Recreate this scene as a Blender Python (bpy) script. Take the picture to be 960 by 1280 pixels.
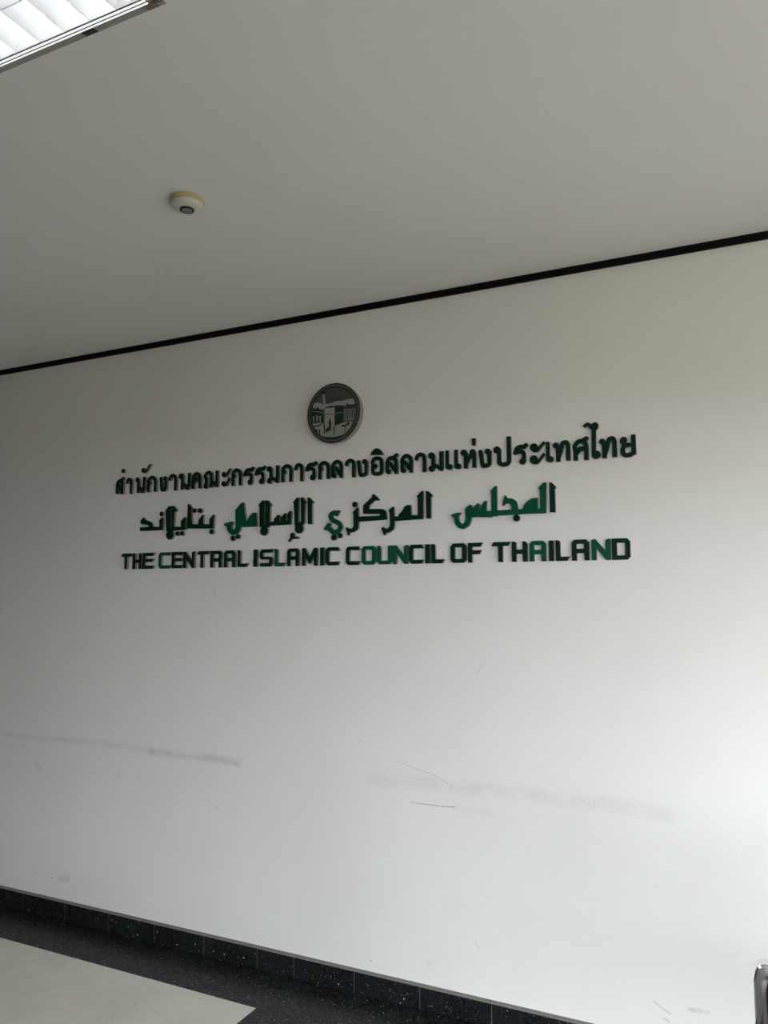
import bpy, bmesh, math, random
from mathutils import Vector, Matrix

# ------------------------------------------------------------------ clearing
for o in list(bpy.data.objects):
    bpy.data.objects.remove(o)
C = bpy.context.scene.collection
scene = bpy.context.scene
random.seed(7)

CEIL = 2.792          # ceiling height
CAM_D = 2.8947        # distance of the camera from the sign wall (the wall face is y = 0)

# ------------------------------------------------------------------ camera
cam_data = bpy.data.cameras.new('camera')
cam = bpy.data.objects.new('camera', cam_data)
C.objects.link(cam)
cam.location = (0.0, -CAM_D, 1.55)
cam.rotation_euler = (math.radians(90 + 6.0866), 0, math.radians(25.8964))
cam_data.sensor_fit = 'VERTICAL'
cam_data.sensor_height = 24.0
cam_data.lens = 24.0 * 980.0 / 1280.0
cam_data.clip_start = 0.05
scene.camera = cam

# ------------------------------------------------------------------ sky, sun, exposure
world = bpy.data.worlds.new('sky')
scene.world = world
world.use_nodes = True
wn = world.node_tree
wn.nodes.clear()
wo = wn.nodes.new('ShaderNodeOutputWorld')
wb = wn.nodes.new('ShaderNodeBackground')
wb.inputs['Color'].default_value = (0.91, 0.95, 1.0, 1)
wb.inputs['Strength'].default_value = 11.6
wn.links.new(wb.outputs[0], wo.inputs[0])

sun_data = bpy.data.lights.new('sun', 'SUN')
sun_data.energy = 27
sun_data.angle = math.radians(3)
sun_data.color = (1.0, 0.93, 0.80)
sun = bpy.data.objects.new('sun', sun_data)
C.objects.link(sun)
sun.location = (6, 6, 9)
sun.rotation_euler = Vector((-0.25, -0.75, -1.1)).to_track_quat('-Z', 'Y').to_euler()

def portal(name, loc, rot, sx, sy):
    d = bpy.data.lights.new(name, 'AREA')
    d.shape = 'RECTANGLE'; d.size = sx; d.size_y = sy
    d.cycles.is_portal = True
    o = bpy.data.objects.new(name, d); C.objects.link(o)
    o.location = loc; o.rotation_euler = rot

vs = scene.view_settings
vs.view_transform = 'Standard'
vs.look = 'None'
vs.exposure = 0.05
vs.gamma = 1.0
vs.use_curve_mapping = False

# ------------------------------------------------------------------ helpers
def link_mesh(name, bm, mats, parent=None, smooth=False):
    me = bpy.data.meshes.new(name)
    bm.to_mesh(me); bm.free()
    if not isinstance(mats, (list, tuple)): mats = [mats]
    for m in mats: me.materials.append(m)
    if smooth:
        for p in me.polygons: p.use_smooth = True
    o = bpy.data.objects.new(name, me); C.objects.link(o)
    if parent is not None: o.parent = parent
    return o

def tag(o, label, cat, group=None):
    o['label'] = label; o['category'] = cat
    if group: o['group'] = group
    return o

def empty(name, loc, rz=0.0):
    o = bpy.data.objects.new(name, None); C.objects.link(o)
    o.location = loc; o.rotation_euler = (0, 0, rz); o.empty_display_size = 0.05
    return o

def box(bm, x0, x1, y0, y1, z0, z1, mi=0, bevel=0.0):
    vs_ = [bm.verts.new((x, y, z)) for z in (z0, z1) for y in (y0, y1) for x in (x0, x1)]
    idx = ((0, 2, 3, 1), (4, 5, 7, 6), (0, 1, 5, 4), (2, 6, 7, 3), (0, 4, 6, 2), (1, 3, 7, 5))
    fs = []
    for q in idx:
        f = bm.faces.new([vs_[i] for i in q]); f.material_index = mi; fs.append(f)
    if bevel:
        es = list({e for f in fs for e in f.edges})
        bmesh.ops.bevel(bm, geom=es, offset=bevel, segments=2, affect='EDGES', profile=0.7)
    return fs

def prism(bm, prof, axis_pts, mi=0):
    """closed profile extruded between two placements given by a function of (a, b) -> 3-D"""
    f0, f1 = axis_pts
    a = [bm.verts.new(f0(*p)) for p in prof]; b = [bm.verts.new(f1(*p)) for p in prof]
    n = len(prof)
    for i in range(n):
        f = bm.faces.new((a[i], a[(i + 1) % n], b[(i + 1) % n], b[i])); f.material_index = mi
    f = bm.faces.new(a[::-1]); f.material_index = mi
    f = bm.faces.new(b); f.material_index = mi

def lathe(bm, prof, n=48, mi=0, cap=True):
    """profile (r, z) turned about z"""
    rings = []
    for r, z in prof:
        if r < 1e-6: rings.append([bm.verts.new((0, 0, z))])
        else: rings.append([bm.verts.new((r * math.cos(2 * math.pi * k / n), r * math.sin(2 * math.pi * k / n), z)) for k in range(n)])
    for A, B in zip(rings[:-1], rings[1:]):
        for k in range(n):
            k2 = (k + 1) % n
            if len(A) == 1: q = (A[0], B[k2], B[k])
            elif len(B) == 1: q = (A[k], A[k2], B[0])
            else: q = (A[k], A[k2], B[k2], B[k])
            f = bm.faces.new(q); f.material_index = mi
    bmesh.ops.recalc_face_normals(bm, faces=bm.faces)

def tube(bm, pts, r, n=14, closed=False, mi=0):
    pts = [Vector(p) for p in pts]; N = len(pts); rings = []
    for i, p in enumerate(pts):
        a = pts[(i - 1) % N] if (closed or i > 0) else p
        b = pts[(i + 1) % N] if (closed or i < N - 1) else p
        t = (b - a).normalized()
        u = t.orthogonal().normalized() if i == 0 else (rings_u - t * rings_u.dot(t)).normalized()
        rings_u = u; v = t.cross(u)
        rings.append([bm.verts.new(p + (u * math.cos(2 * math.pi * k / n) + v * math.sin(2 * math.pi * k / n)) * r) for k in range(n)])
    for i in range(N if closed else N - 1):
        A, B = rings[i], rings[(i + 1) % N]
        for k in range(n):
            f = bm.faces.new((A[k], A[(k + 1) % n], B[(k + 1) % n], B[k])); f.material_index = mi; f.smooth = True
    if not closed:
        bm.faces.new(rings[0][::-1]).material_index = mi; bm.faces.new(rings[-1]).material_index = mi

# ------------------------------------------------------------------ materials
class Mat:
    def __init__(self, name, base=(0.8, 0.8, 0.8), rough=0.5, metal=0.0, spec=0.5, coat=0.0):
        self.m = bpy.data.materials.new(name); self.m.use_nodes = True
        self.t = self.m.node_tree; self.n = self.t.nodes; self.l = self.t.links
        self.b = self.n['Principled BSDF']
        self.b.inputs['Base Color'].default_value = (*base, 1)
        self.b.inputs['Roughness'].default_value = rough
        self.b.inputs['Metallic'].default_value = metal
        self.b.inputs['Specular IOR Level'].default_value = spec
        self.b.inputs['Coat Weight'].default_value = coat
        self._co = None
    def co(self):
        if self._co is None:
            self._co = self.n.new('ShaderNodeTexCoord').outputs['Object']
        return self._co
    def new(self, t, **kw):
        n = self.n.new(t)
        for k, v in kw.items():
            if hasattr(n, k) and k not in n.inputs: setattr(n, k, v)
            else: n.inputs[k].default_value = v
        return n
    def noise(self, scale, detail=4.0, rough=0.6, vec=None):
        n = self.new('ShaderNodeTexNoise'); n.inputs['Scale'].default_value = scale
        n.inputs['Detail'].default_value = detail; n.inputs['Roughness'].default_value = rough
        self.l.new(vec or self.co(), n.inputs['Vector']); return n.outputs['Fac']
    def ramp(self, fac, lo, hi, a=0.0, b=1.0, smooth=True):
        n = self.new('ShaderNodeMapRange')
        if smooth: n.interpolation_type = 'SMOOTHSTEP'
        n.inputs['From Min'].default_value = lo; n.inputs['From Max'].default_value = hi
        n.inputs['To Min'].default_value = a; n.inputs['To Max'].default_value = b
        self.l.new(fac, n.inputs['Value']); return n.outputs['Result']
    def math(self, op, a, b=None, clamp=False):
        n = self.new('ShaderNodeMath', operation=op); n.use_clamp = clamp
        for i, v in enumerate((a, b)):
            if v is None: continue
            if isinstance(v, (int, float)): n.inputs[i].default_value = v
            else: self.l.new(v, n.inputs[i])
        return n.outputs[0]
    def vmath(self, op, a, b=None, out=0):
        n = self.new('ShaderNodeVectorMath', operation=op)
        for i, v in enumerate((a, b)):
            if v is None: continue
            if isinstance(v, (tuple, list)): n.inputs[i].default_value = v
            else: self.l.new(v, n.inputs[i])
        return n.outputs[out]
    def mix(self, fac, a, b):
        n = self.new('ShaderNodeMix', data_type='RGBA')
        for s, v in ((0, fac), (6, a), (7, b)):
            if isinstance(v, (int, float)): n.inputs[s].default_value = v
            elif isinstance(v, tuple): n.inputs[s].default_value = (*v, 1)
            else: self.l.new(v, n.inputs[s])
        return n.outputs[2]
    def color(self, out): self.l.new(out, self.b.inputs['Base Color'])
    def bump(self, h, strength=0.1, dist=0.002):
        n = self.new('ShaderNodeBump'); n.inputs['Strength'].default_value = strength; n.inputs['Distance'].default_value = dist
        self.l.new(h, n.inputs['Height']); self.l.new(n.outputs[0], self.b.inputs['Normal'])
    def seg(self, a, b, vec):
        """distance of the point vec from the segment a-b"""
        ab = (b[0] - a[0], b[1] - a[1], b[2] - a[2]); L = sum(c * c for c in ab)
        pa = self.vmath('SUBTRACT', vec, a)
        t = self.math('MULTIPLY', self.vmath('DOT_PRODUCT', pa, ab, 1), 1.0 / L, True)
        s = self.new('ShaderNodeVectorMath', operation='SCALE'); s.inputs[0].default_value = ab
        self.l.new(t, s.inputs['Scale'])
        return self.vmath('LENGTH', self.vmath('SUBTRACT', pa, s.outputs[0]), None, 1)

def make_wall_paint():
    m = Mat('white_wall_paint', (0.8, 0.795, 0.775), 0.55, spec=0.35)
    vec = m.co()
    warp = m.new('ShaderNodeTexNoise'); warp.inputs['Scale'].default_value = 9; warp.inputs['Detail'].default_value = 3
    m.l.new(vec, warp.inputs['Vector'])
    off = m.vmath('SUBTRACT', warp.outputs['Color'], (0.5, 0.5, 0.5))
    sc = m.new('ShaderNodeVectorMath', operation='SCALE'); sc.inputs['Scale'].default_value = 0.018
    m.l.new(off, sc.inputs[0])
    v = m.vmath('ADD', vec, sc.outputs[0])
    v = m.vmath('MULTIPLY', v, (1, 0, 1))
    grain = m.math('MULTIPLY', m.ramp(m.noise(120, 5, 0.7), 0.35, 0.65, 0.4, 1.0), m.ramp(m.noise(11, 3, 0.6), 0.35, 0.6, 0.35, 1.0))
    col = m.mix(m.ramp(m.noise(1.6, 5, 0.6), 0.35, 0.7, 0.0, 1.0), (0.8, 0.795, 0.775), tuple(c * 0.965 for c in (0.8, 0.795, 0.775)))
    # rub marks, scratches and chips: (points x,z ; half width ; strength)
    marks = [
        ([(-3.70, .832), (-2.80, .840), (-2.60, .833)], .012, .18, 2.0),
        ([(-2.62, .832), (-2.11, .826)], .014, .38, 2.0),
        ([(-1.45, .823), (-0.85, .826), (-0.33, .815)], .020, .13, 2.4),
        ([(-1.288, .748), (-1.199, .744), (-1.107, .752)], .0032, .62, 1.2),
        ([(-1.105, .752), (-0.95, .738)], .010, .10, 2.0),
        ([(-1.345, .896), (-1.182, .858), (-1.112, .822)], .0025, .42, 1.0),
        ([(-1.008, 1.252), (-0.985, 1.300)], .0030, .40, 1.0),
        ([(-0.992, 1.272), (-0.966, 1.312)], .0025, .34, 1.0),
        ([(-3.165, .180), (-3.108, .187)], .016, .26, 2.0),
        ([(-3.224, .179), (-3.208, .175)], .0040, .85, 1.0),
        ([(-3.315, .182), (-3.308, .182)], .0030, .7, 1.0),
        ([(-2.261, 1.572), (-2.260, 1.548)], .0030, .75, 1.0),
        ([(-0.404, 1.9065), (-0.4035, 1.9055)], .0035, .5, 1.0),
        ([(-0.401, .197), (-0.354, .172)], .0055, .55, 1.0),
        ([(-0.292, .200), (-0.235, .199)], .0080, .38, 1.3),
        ([(-0.375, .150), (-0.357, .146)], .0060, .50, 1.0),
        ([(-1.514, .967), (-1.513, .957)], .0030, .45, 1.0),
        ([(-2.806, .712), (-2.800, .692)], .0030, .5, 1.0),
        ([(-3.36, .715), (-3.33, .685)], .010, .22, 1.4),
        ([(-1.466, .126), (-1.461, .124)], .0035, .7, 1.0),
        ([(-1.221, .168), (-1.213, .154)], .0050, .45, 1.0),
        ([(-2.23, .63), (-2.225, .615)], .0030, .5, 1.0),
        ([(-1.03, .27), (-1.015, .25)], .0045, .4, 1.0),
    ]
    for pts, hw, st, soft in marks:
        d = None
        for a, b in zip(pts[:-1], pts[1:]):
            s = m.seg((a[0], 0, a[1]), (b[0], 0, b[1]), v)
            d = s if d is None else m.math('MINIMUM', d, s)
        k = m.math('MULTIPLY', m.ramp(d, hw * 0.2, hw * soft, st, 0.0), grain)
        col = m.mix(k, col, (0.16, 0.155, 0.15))
    # scattered tiny chips
    vo = m.new('ShaderNodeTexVoronoi'); vo.inputs['Scale'].default_value = 6.5
    m.l.new(v, vo.inputs['Vector'])
    big = m.new('ShaderNodeSeparateColor'); m.l.new(vo.outputs['Color'], big.inputs[0])
    chip = m.math('MULTIPLY', m.ramp(vo.outputs['Distance'], 0.004, 0.022, 0.55, 0.0), m.ramp(big.outputs[0], 0.55, 0.6))
    col = m.mix(chip, col, (0.30, 0.29, 0.28))
    m.color(col)
    h = m.math('ADD', m.noise(160, 3, 0.6), m.math('MULTIPLY', m.noise(14, 4, 0.6), 2.2))
    m.bump(h, 0.26, 0.002)
    return m.m

def make_terrazzo(name, base, tint, chips, scale, amount, rough):
    """chips: list of colours for the stone grains"""
    m = Mat(name, base, rough, spec=amount)
    vec = m.co()
    col = m.mix(m.ramp(m.noise(5, 5, 0.65), 0.3, 0.7), base, tint)
    for k, (sc, cc, amt, sz) in enumerate(chips):
        vo = m.new('ShaderNodeTexVoronoi'); vo.inputs['Scale'].default_value = sc
        sh = m.vmath('ADD', vec, (3.1 * k, 1.7 * k, 0.6 * k)); m.l.new(sh, vo.inputs['Vector'])
        se = m.new('ShaderNodeSeparateColor'); m.l.new(vo.outputs['Color'], se.inputs[0])
        size = m.math('MULTIPLY', se.outputs[1], sz)
        inside = m.math('LESS_THAN', vo.outputs['Distance'], size)
        pick = m.math('LESS_THAN', se.outputs[0], amt)
        col = m.mix(m.math('MULTIPLY', inside, pick), col, cc)
    m.color(col)
    m.l.new(m.ramp(m.noise(30, 4), 0.3, 0.7, rough * 0.8, rough * 1.3), m.b.inputs['Roughness'])
    return m.m

M = {}
M['wall'] = make_wall_paint()
mm = Mat('ceiling_paint', (0.85, 0.855, 0.83), 0.75, spec=0.2)
mm.color(mm.mix(mm.ramp(mm.noise(1.1, 4), 0.3, 0.7), (0.85, 0.855, 0.83), tuple(c * 0.97 for c in (0.85, 0.855, 0.83))))
mm.bump(mm.noise(120, 3), 0.08, 0.001)
M['ceiling'] = mm.m
mm = Mat('plain_wall_paint', (0.16, 0.155, 0.14), 0.6)
mm.bump(mm.noise(90, 3), 0.08, 0.001)
M['plain'] = mm.m
M['black_terrazzo'] = make_terrazzo('black_terrazzo', (0.007, 0.008, 0.009), (0.012, 0.014, 0.015),
    [(240, (0.10, 0.11, 0.112), 0.5, 0.44), (170, (0.030, 0.036, 0.036), 0.5, 0.45), (190, (0.30, 0.30, 0.285), 0.17, 0.36), (120, (0.50, 0.50, 0.46), 0.14, 0.28), (70, (0.55, 0.55, 0.50), 0.10, 0.2)], 1, 0.15, 0.30)
M['beige_terrazzo'] = make_terrazzo('beige_terrazzo', (0.74, 0.71, 0.635), (0.67, 0.64, 0.57),
    [(300, (0.70, 0.68, 0.61), 0.5, 0.4), (200, (0.50, 0.47, 0.40), 0.45, 0.42), (110, (0.22, 0.20, 0.17), 0.12, 0.24), (120, (0.74, 0.72, 0.66), 0.14, 0.3)], 1, 0.3, 0.35)
M['grout'] = Mat('grey_grout', (0.20, 0.20, 0.19), 0.8).m
M['ledge'] = Mat('grey_cement_ledge', (0.17, 0.16, 0.145), 0.7).m
mm = Mat('black_trim_paint', (0.004, 0.004, 0.004), 0.5, spec=0.1)
mm.l.new(mm.ramp(mm.noise(20, 4), 0.3, 0.7, 0.35, 0.6), mm.b.inputs['Roughness'])
M['trim'] = mm.m
def green(name, col, rough, spec):
    m = Mat(name, col, rough, spec=spec)
    m.color(m.mix(m.ramp(m.noise(40, 4), 0.35, 0.7), col, tuple(c * 0.8 for c in col)))
    m.l.new(m.ramp(m.noise(60, 3), 0.3, 0.7, rough * 0.85, rough * 1.2), m.b.inputs['Roughness'])
    return m.m
M['dark_green'] = green('dark_green_paint', (0.0015, 0.024, 0.014), 0.45, 0.16)
M['glare_green'] = green('glare_green_paint', (0.002, 0.08, 0.04), 0.45, 0.18)  # same letter paint, with glare on the glossy faces put into the colour
M['side'] = Mat('letter_edge_metal', (0.3, 0.27, 0.22), 0.30, metal=0.8, spec=0.5).m
mm = Mat('brushed_silver', (0.36, 0.345, 0.30), 0.48, metal=0.35)
mm.bump(mm.noise(200, 2), 0.05, 0.0005)
M['silver'] = mm.m
M['emblem_dark'] = Mat('oxidised_silver', (0.075, 0.08, 0.072), 0.5, metal=0.3).m
M['emblem_side'] = Mat('emblem_edge_metal', (0.30, 0.28, 0.24), 0.45, metal=0.4).m
M['emblem_green'] = Mat('emblem_green_enamel', (0.004, 0.022, 0.014), 0.4, spec=0.4).m
M['yellowed'] = Mat('yellowed_plastic', (0.50, 0.42, 0.22), 0.5).m
M['white_plastic'] = Mat('white_plastic', (0.62, 0.60, 0.54), 0.45).m
M['black_plastic'] = Mat('black_plastic', (0.012, 0.012, 0.012), 0.5).m
M['fixture_paint'] = Mat('grey_fixture_enamel', (0.34, 0.32, 0.29), 0.5).m
M['fixture_white'] = Mat('white_fixture_enamel', (0.85, 0.85, 0.85), 0.35).m
M['louvre'] = Mat('bright_louvre_aluminium', (0.94, 0.96, 0.99), 0.30, metal=0.5).m
mt = Mat('fluorescent_tube_glow', (0.9, 0.9, 0.9), 0.4)
mt.b.inputs['Emission Color'].default_value = (0.93, 0.97, 1.0, 1)
mt.b.inputs['Emission Strength'].default_value = 19
M['tube'] = mt.m
mt = Mat('added_glow_rib', (0.85, 0.87, 0.88), 0.4)  # lamp light falling on the ribs, put in as a weak glow of their own
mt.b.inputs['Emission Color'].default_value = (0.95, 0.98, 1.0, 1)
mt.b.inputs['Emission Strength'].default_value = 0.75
M['rib_glow'] = mt.m
M['groove_dark'] = Mat('dark_grey_strip', (0.06, 0.055, 0.05), 0.7).m
M['rust'] = Mat('rust_brown_primer', (0.22, 0.15, 0.11), 0.7).m
mm = Mat('polished_chrome', (0.88, 0.88, 0.90), 0.06, metal=1.0)
mm.l.new(mm.ramp(mm.noise(25, 3), 0.3, 0.7, 0.04, 0.10), mm.b.inputs['Roughness'])
M['chrome'] = mm.m
mm = Mat('black_leatherette', (0.010, 0.010, 0.012), 0.45)
mm.bump(mm.noise(350, 4), 0.25, 0.001)
M['leather'] = mm.m
mm = Mat('sunlit_paving', (0.42, 0.40, 0.36), 0.85)
mm.color(mm.mix(mm.ramp(mm.noise(0.7, 5), 0.3, 0.7), (0.12, 0.11, 0.09), (0.16, 0.15, 0.125)))
M['paving'] = mm.m

# ------------------------------------------------------------------ the setting
def struct(name, bm, mats, smooth=False):
    o = link_mesh(name, bm, mats, None, smooth); o['kind'] = 'structure'; return o

XL, XR, YF = -7.0, 2.6, -3.6

bm = bmesh.new(); box(bm, XL, XR + 0.2, 0.0, 0.18, -0.05, CEIL + 0.15); struct('wall_back', bm, M['wall'])
bm = bmesh.new()   # slab with a slot for the recessed light
hx0, hx1, hy0, hy1 = -2.325, -1.098, -1.861 - 0.1235, -1.861 + 0.1235
for a, b, c, d in ((XL, hx0, YF - 0.2, 0.0), (hx1, XR + 0.2, YF - 0.2, 0.0), (hx0, hx1, YF - 0.2, hy0), (hx0, hx1, hy1, 0.0), ):
    box(bm, a, b, c, d, CEIL, CEIL + 0.18)
box(bm, hx0, hx1, hy0, hy1, CEIL + 0.12, CEIL + 0.18)
struct('ceiling', bm, M['ceiling'])
bm = bmesh.new(); box(bm, XL - 0.18, XL, YF - 0.2, 0.18, -0.05, CEIL + 0.18); struct('wall_left', bm, M['plain'])
# the front of the hall: solid at the left, then wide doorways under a lintel
bm = bmesh.new()
box(bm, XL, 0, YF - 0.2, YF, -0.05, CEIL)
box(bm, 0, XR + 0.2, YF - 0.2, YF, 2.1, CEIL)
struct('wall_front', bm, M['plain'])
# right end: an opening under a lintel
bm = bmesh.new()
box(bm, XR, XR + 0.2, YF, 0.0, 1.85, CEIL)
box(bm, XR, XR + 0.2, -0.6, 0.0, -0.05, 1.85)
box(bm, XR, XR + 0.2, YF - 0.2, YF + 0.5, -0.05, 1.85)
struct('wall_right', bm, M['plain'])

# floor: black terrazzo with an inset beige panel (same level)
PX1, PY1, PX0, PY0 = -1.808, -0.277, -6.4, -4.9
bm = bmesh.new()
xs = (XL, PX0, PX1, XR + 0.2); ys = (YF - 0.2, PY0, PY1, 0.18)
grid = [[bm.verts.new((x, y, 0.0)) for x in xs] for y in ys]
low = [[bm.verts.new((x, y, -0.06)) for x in xs] for y in ys]
for j in range(3):
    for i in range(3):
        f = bm.faces.new((grid[j][i], grid[j][i + 1], grid[j + 1][i + 1], grid[j + 1][i]))
        f.material_index = 1 if (i == 1 and j == 1) else 0
        bm.faces.new((low[j][i], low[j + 1][i], low[j + 1][i + 1], low[j][i + 1]))
for i in range(3):
    bm.faces.new((grid[0][i], low[0][i], low[0][i + 1], grid[0][i + 1])); bm.faces.new((grid[3][i + 1], low[3][i + 1], low[3][i], grid[3][i]))
    bm.faces.new((grid[i + 1][0], low[i + 1][0], low[i][0], grid[i][0])); bm.faces.new((grid[i][3], low[i][3], low[i + 1][3], grid[i + 1][3]))
struct('floor', bm, [M['black_terrazzo'], M['beige_terrazzo']])

# baseboard: black terrazzo slabs set on the wall, hairline joints, cement ledge on top
joints = [-6.72, -6.44, -6.16, -5.88, -5.60, -5.32, -5.04, -4.76, -4.48, -4.20, -3.93, -3.65, -3.387, -3.10, -2.82, -2.545, -2.266, -1.988, -1.807, -1.529, -1.248, -0.965, -0.69, -0.41, -0.13, 0.15, 0.43, 0.71, 0.99, 1.27, 1.55, 1.83, 2.11, 2.39]
bm = bmesh.new()
ed = [XL] + [j for j in joints if XL < j < XR] + [XR]
for a, b in zip(ed[:-1], ed[1:]):
    box(bm, a + 0.0009, b - 0.0009, -0.015, 0.001, 0.0, 0.0795, 0)
box(bm, XL, XR, -0.0142, 0.001, 0.0, 0.079, 1)
prism(bm, [(-0.0155, 0.0795), (0.001, 0.0795), (0.001, 0.0865), (-0.006, 0.0855), (-0.0145, 0.0815)],
      (lambda a, b: (XL, a, b), lambda a, b: (XR, a, b)), 2)
struct('baseboard_back', bm, [M['black_terrazzo'], M['grout'], M['ledge']])

# black moulding where wall and ceiling meet
bm = bmesh.new()
prism(bm, [(-0.010, 2.7665), (0.001, 2.7665), (0.001, CEIL + 0.001), (-0.013, CEIL + 0.001), (-0.013, 2.785), (-0.010, 2.780)],
      (lambda a, b: (XL, a, b), lambda a, b: (XR, a, b)))
struct('trim_1', bm, M['trim'])

# paving outside the openings
bm = bmesh.new(); box(bm, -30, 40, -40, 30, -0.16, -0.07); struct('ground', bm, M['paving'])

portal('daylight_portal_right', (XR + 0.1, (YF + 0.5 + -0.6) / 2, 1.85 / 2), (0, math.radians(90), 0), 1.85, -0.6 - YF - 0.5)
portal('daylight_portal_front', ((0 + XR) / 2, YF - 0.1, 2.1 / 2), (math.radians(90), 0, 0), XR - 0, 2.1)

# ------------------------------------------------------------------ ceiling light with louvres
def ceiling_light():
    x0, x1 = -2.345, -1.080
    yc = -1.861
    t = empty('ceiling_light', ((x0 + x1) / 2, yc, CEIL))
    tag(t, 'long recessed fluorescent ceiling light with bright metal louvres at the top left', 'ceiling light')
    L = (x1 - x0) / 2
    Li = L - 0.030                      # inner half length
    def P(bm, prof, s, mi=0, xa=-L, xb=L):
        prism(bm, prof, (lambda a, b: (xa, s * a, b), lambda a, b: (xb, s * a, b)), mi)
    def fin(name, bm, mat):
        bmesh.ops.recalc_face_normals(bm, faces=bm.faces)
        return link_mesh(name, bm, mat, t)
    # flange lying against the ceiling, all round, and the box above it
    bm = bmesh.new()
    for s in (1, -1):
        P(bm, [(0.1415, 0.0), (0.1415, -0.0012), (0.1215, -0.007), (0.1195, -0.007), (0.1195, 0.0)], s)
        prism(bm, [(-0.1195, 0.0), (0.1195, 0.0), (0.1195, -0.006), (-0.1195, -0.006)],
              (lambda a, b: (s * Li, a, b), lambda a, b: (s * L, a, b - (0 if b > -0.001 else -0.0045))))
        P(bm, [(0.1195, 0.0), (0.1215, 0.0), (0.1215, 0.085), (0.1195, 0.085)], s, 0, -Li - 0.005, Li + 0.005)
        prism(bm, [(-0.1215, 0.0), (0.1215, 0.0), (0.1215, 0.085), (-0.1215, 0.085)],
              (lambda a, b: (s * Li, a, b), lambda a, b: (s * (Li + 0.003), a, b)))
    box(bm, -Li - 0.004, Li + 0.004, -0.1215, 0.1215, 0.085, 0.088)
    fin('housing', bm, M['fixture_paint'])
    # two ribs, whitened by an added glow, along each long side with a dark groove between
    bm = bmesh.new()
    for s in (1, -1):
        P(bm, [(0.1190, 0.004), (0.1190, -0.0085), (0.1155, -0.0085), (0.1155, 0.004)], s, 0, -Li, Li)
    fin('outer_rib', bm, M['rib_glow'])
    bm = bmesh.new()
    for s in (1, -1):
        P(bm, [(0.1120, 0.004), (0.1120, -0.0080), (0.1070, -0.0080), (0.1070, 0.004)], s, 0, -Li, Li)
    fin('inner_rib', bm, M['rib_glow'])
    bm = bmesh.new()  # dark strips filling the gap between the ribs and beside the louvre
    for s in (1, -1):
        P(bm, [(0.1155, 0.004), (0.1155, -0.0074), (0.1120, -0.0074), (0.1120, 0.004)], s, 0, -Li, Li)
        P(bm, [(0.1070, 0.004), (0.1070, -0.0072), (0.1057, -0.0072), (0.1057, 0.004)], s, 0, -Li, Li)
    fin('groove_strip', bm, M['groove_dark'])
    bm = bmesh.new(); box(bm, -Li + 0.001, Li - 0.001, -0.1180, 0.1180, 0.080, 0.084)
    link_mesh('reflector', bm, M['fixture_white'], t)
    for s in (1, -1):
        bm = bmesh.new(); tube(bm, [(-Li + 0.02, s * 0.053, 0.058), (Li - 0.02, s * 0.053, 0.058)], 0.013, 20)
        link_mesh('fluorescent_tube', bm, M['tube'], t)
        bm = bmesh.new(); tube(bm, [(Li - 0.030, s * 0.053, 0.058), (Li - 0.002, s * 0.053, 0.058)], 0.0155, 20)
        link_mesh('tube_cap', bm, M['fixture_white'], t)
    # central spine: curved wedge like the cross blades
    V = [(0.020, 0.042), (0.013, 0.030), (0.0065, 0.014), (0.0010, -0.004), (-0.0010, -0.004), (-0.0065, 0.014), (-0.013, 0.030), (-0.020, 0.042)]
    bm = bmesh.new()
    prism(bm, V, (lambda a, b: (-Li, a, b), lambda a, b: (Li, a, b)))
    fin('louvre_spine', bm, M['louvre'])
    # parabolic cross blades, knife edge downwards
    W = [(0.026, 0.038), (0.019, 0.028), (0.0095, 0.012), (0.0007, -0.0045), (-0.0007, -0.0045), (-0.0095, 0.012), (-0.019, 0.028), (-0.026, 0.038)]
    cx = (x0 + x1) / 2
    xs_ = [-1.1855 - 0.0755 * k for k in range(15)]
    for s in (1, -1):
        for q in xs_:
            bm = bmesh.new()
            prism(bm, W, (lambda a, b: (q - cx + a, s * 0.001, b), lambda a, b: (q - cx + a, s * 0.1050, b)))
            fin('louvre_blade', bm, M['louvre'])
    # curved side reflectors
    bm = bmesh.new()
    for s in (1, -1):
        P(bm, [(0.1055, -0.006), (0.1040, -0.006), (0.1000, 0.012), (0.0930, 0.030), (0.0860, 0.042), (0.0880, 0.043), (0.0950, 0.031), (0.1030, 0.012)], s, 0, -Li, Li)
    fin('side_reflector', bm, M['louvre'])
    # dark catch on the flange, wire spring and bare patch at the end
    bm = bmesh.new(); kx = -1.287 - cx
    prism(bm, [(0.1370, -0.0012), (0.1370, -0.0050), (0.1225, -0.0095), (0.1200, -0.0095), (0.1200, -0.004)],
          (lambda a, b: (kx - 0.0150, a, b), lambda a, b: (kx + 0.0165, a, b)))
    fin('catch', bm, M['black_plastic'])
    bm = bmesh.new()
    tube(bm, [(L - 0.016 + 0.0011 * k, 0.119 + 0.006 * math.sin(k * 0.9), -0.007 + 0.003 * math.cos(k * 0.9)) for k in range(26)], 0.0013, 8)
    link_mesh('wire_spring', bm, M['black_plastic'], t)
    bm = bmesh.new()
    prism(bm, [(0.1410, -0.0008), (0.1410, -0.0020), (0.1220, -0.0076), (0.1200, -0.0076), (0.1200, -0.004)],
          (lambda a, b: (L - 0.047, a, b), lambda a, b: (L - 0.016, a, b)))
    o = fin('end_patch', bm, M['rust']); o['label'] = 'bare brownish patch at the end of the flange'
ceiling_light()

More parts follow.
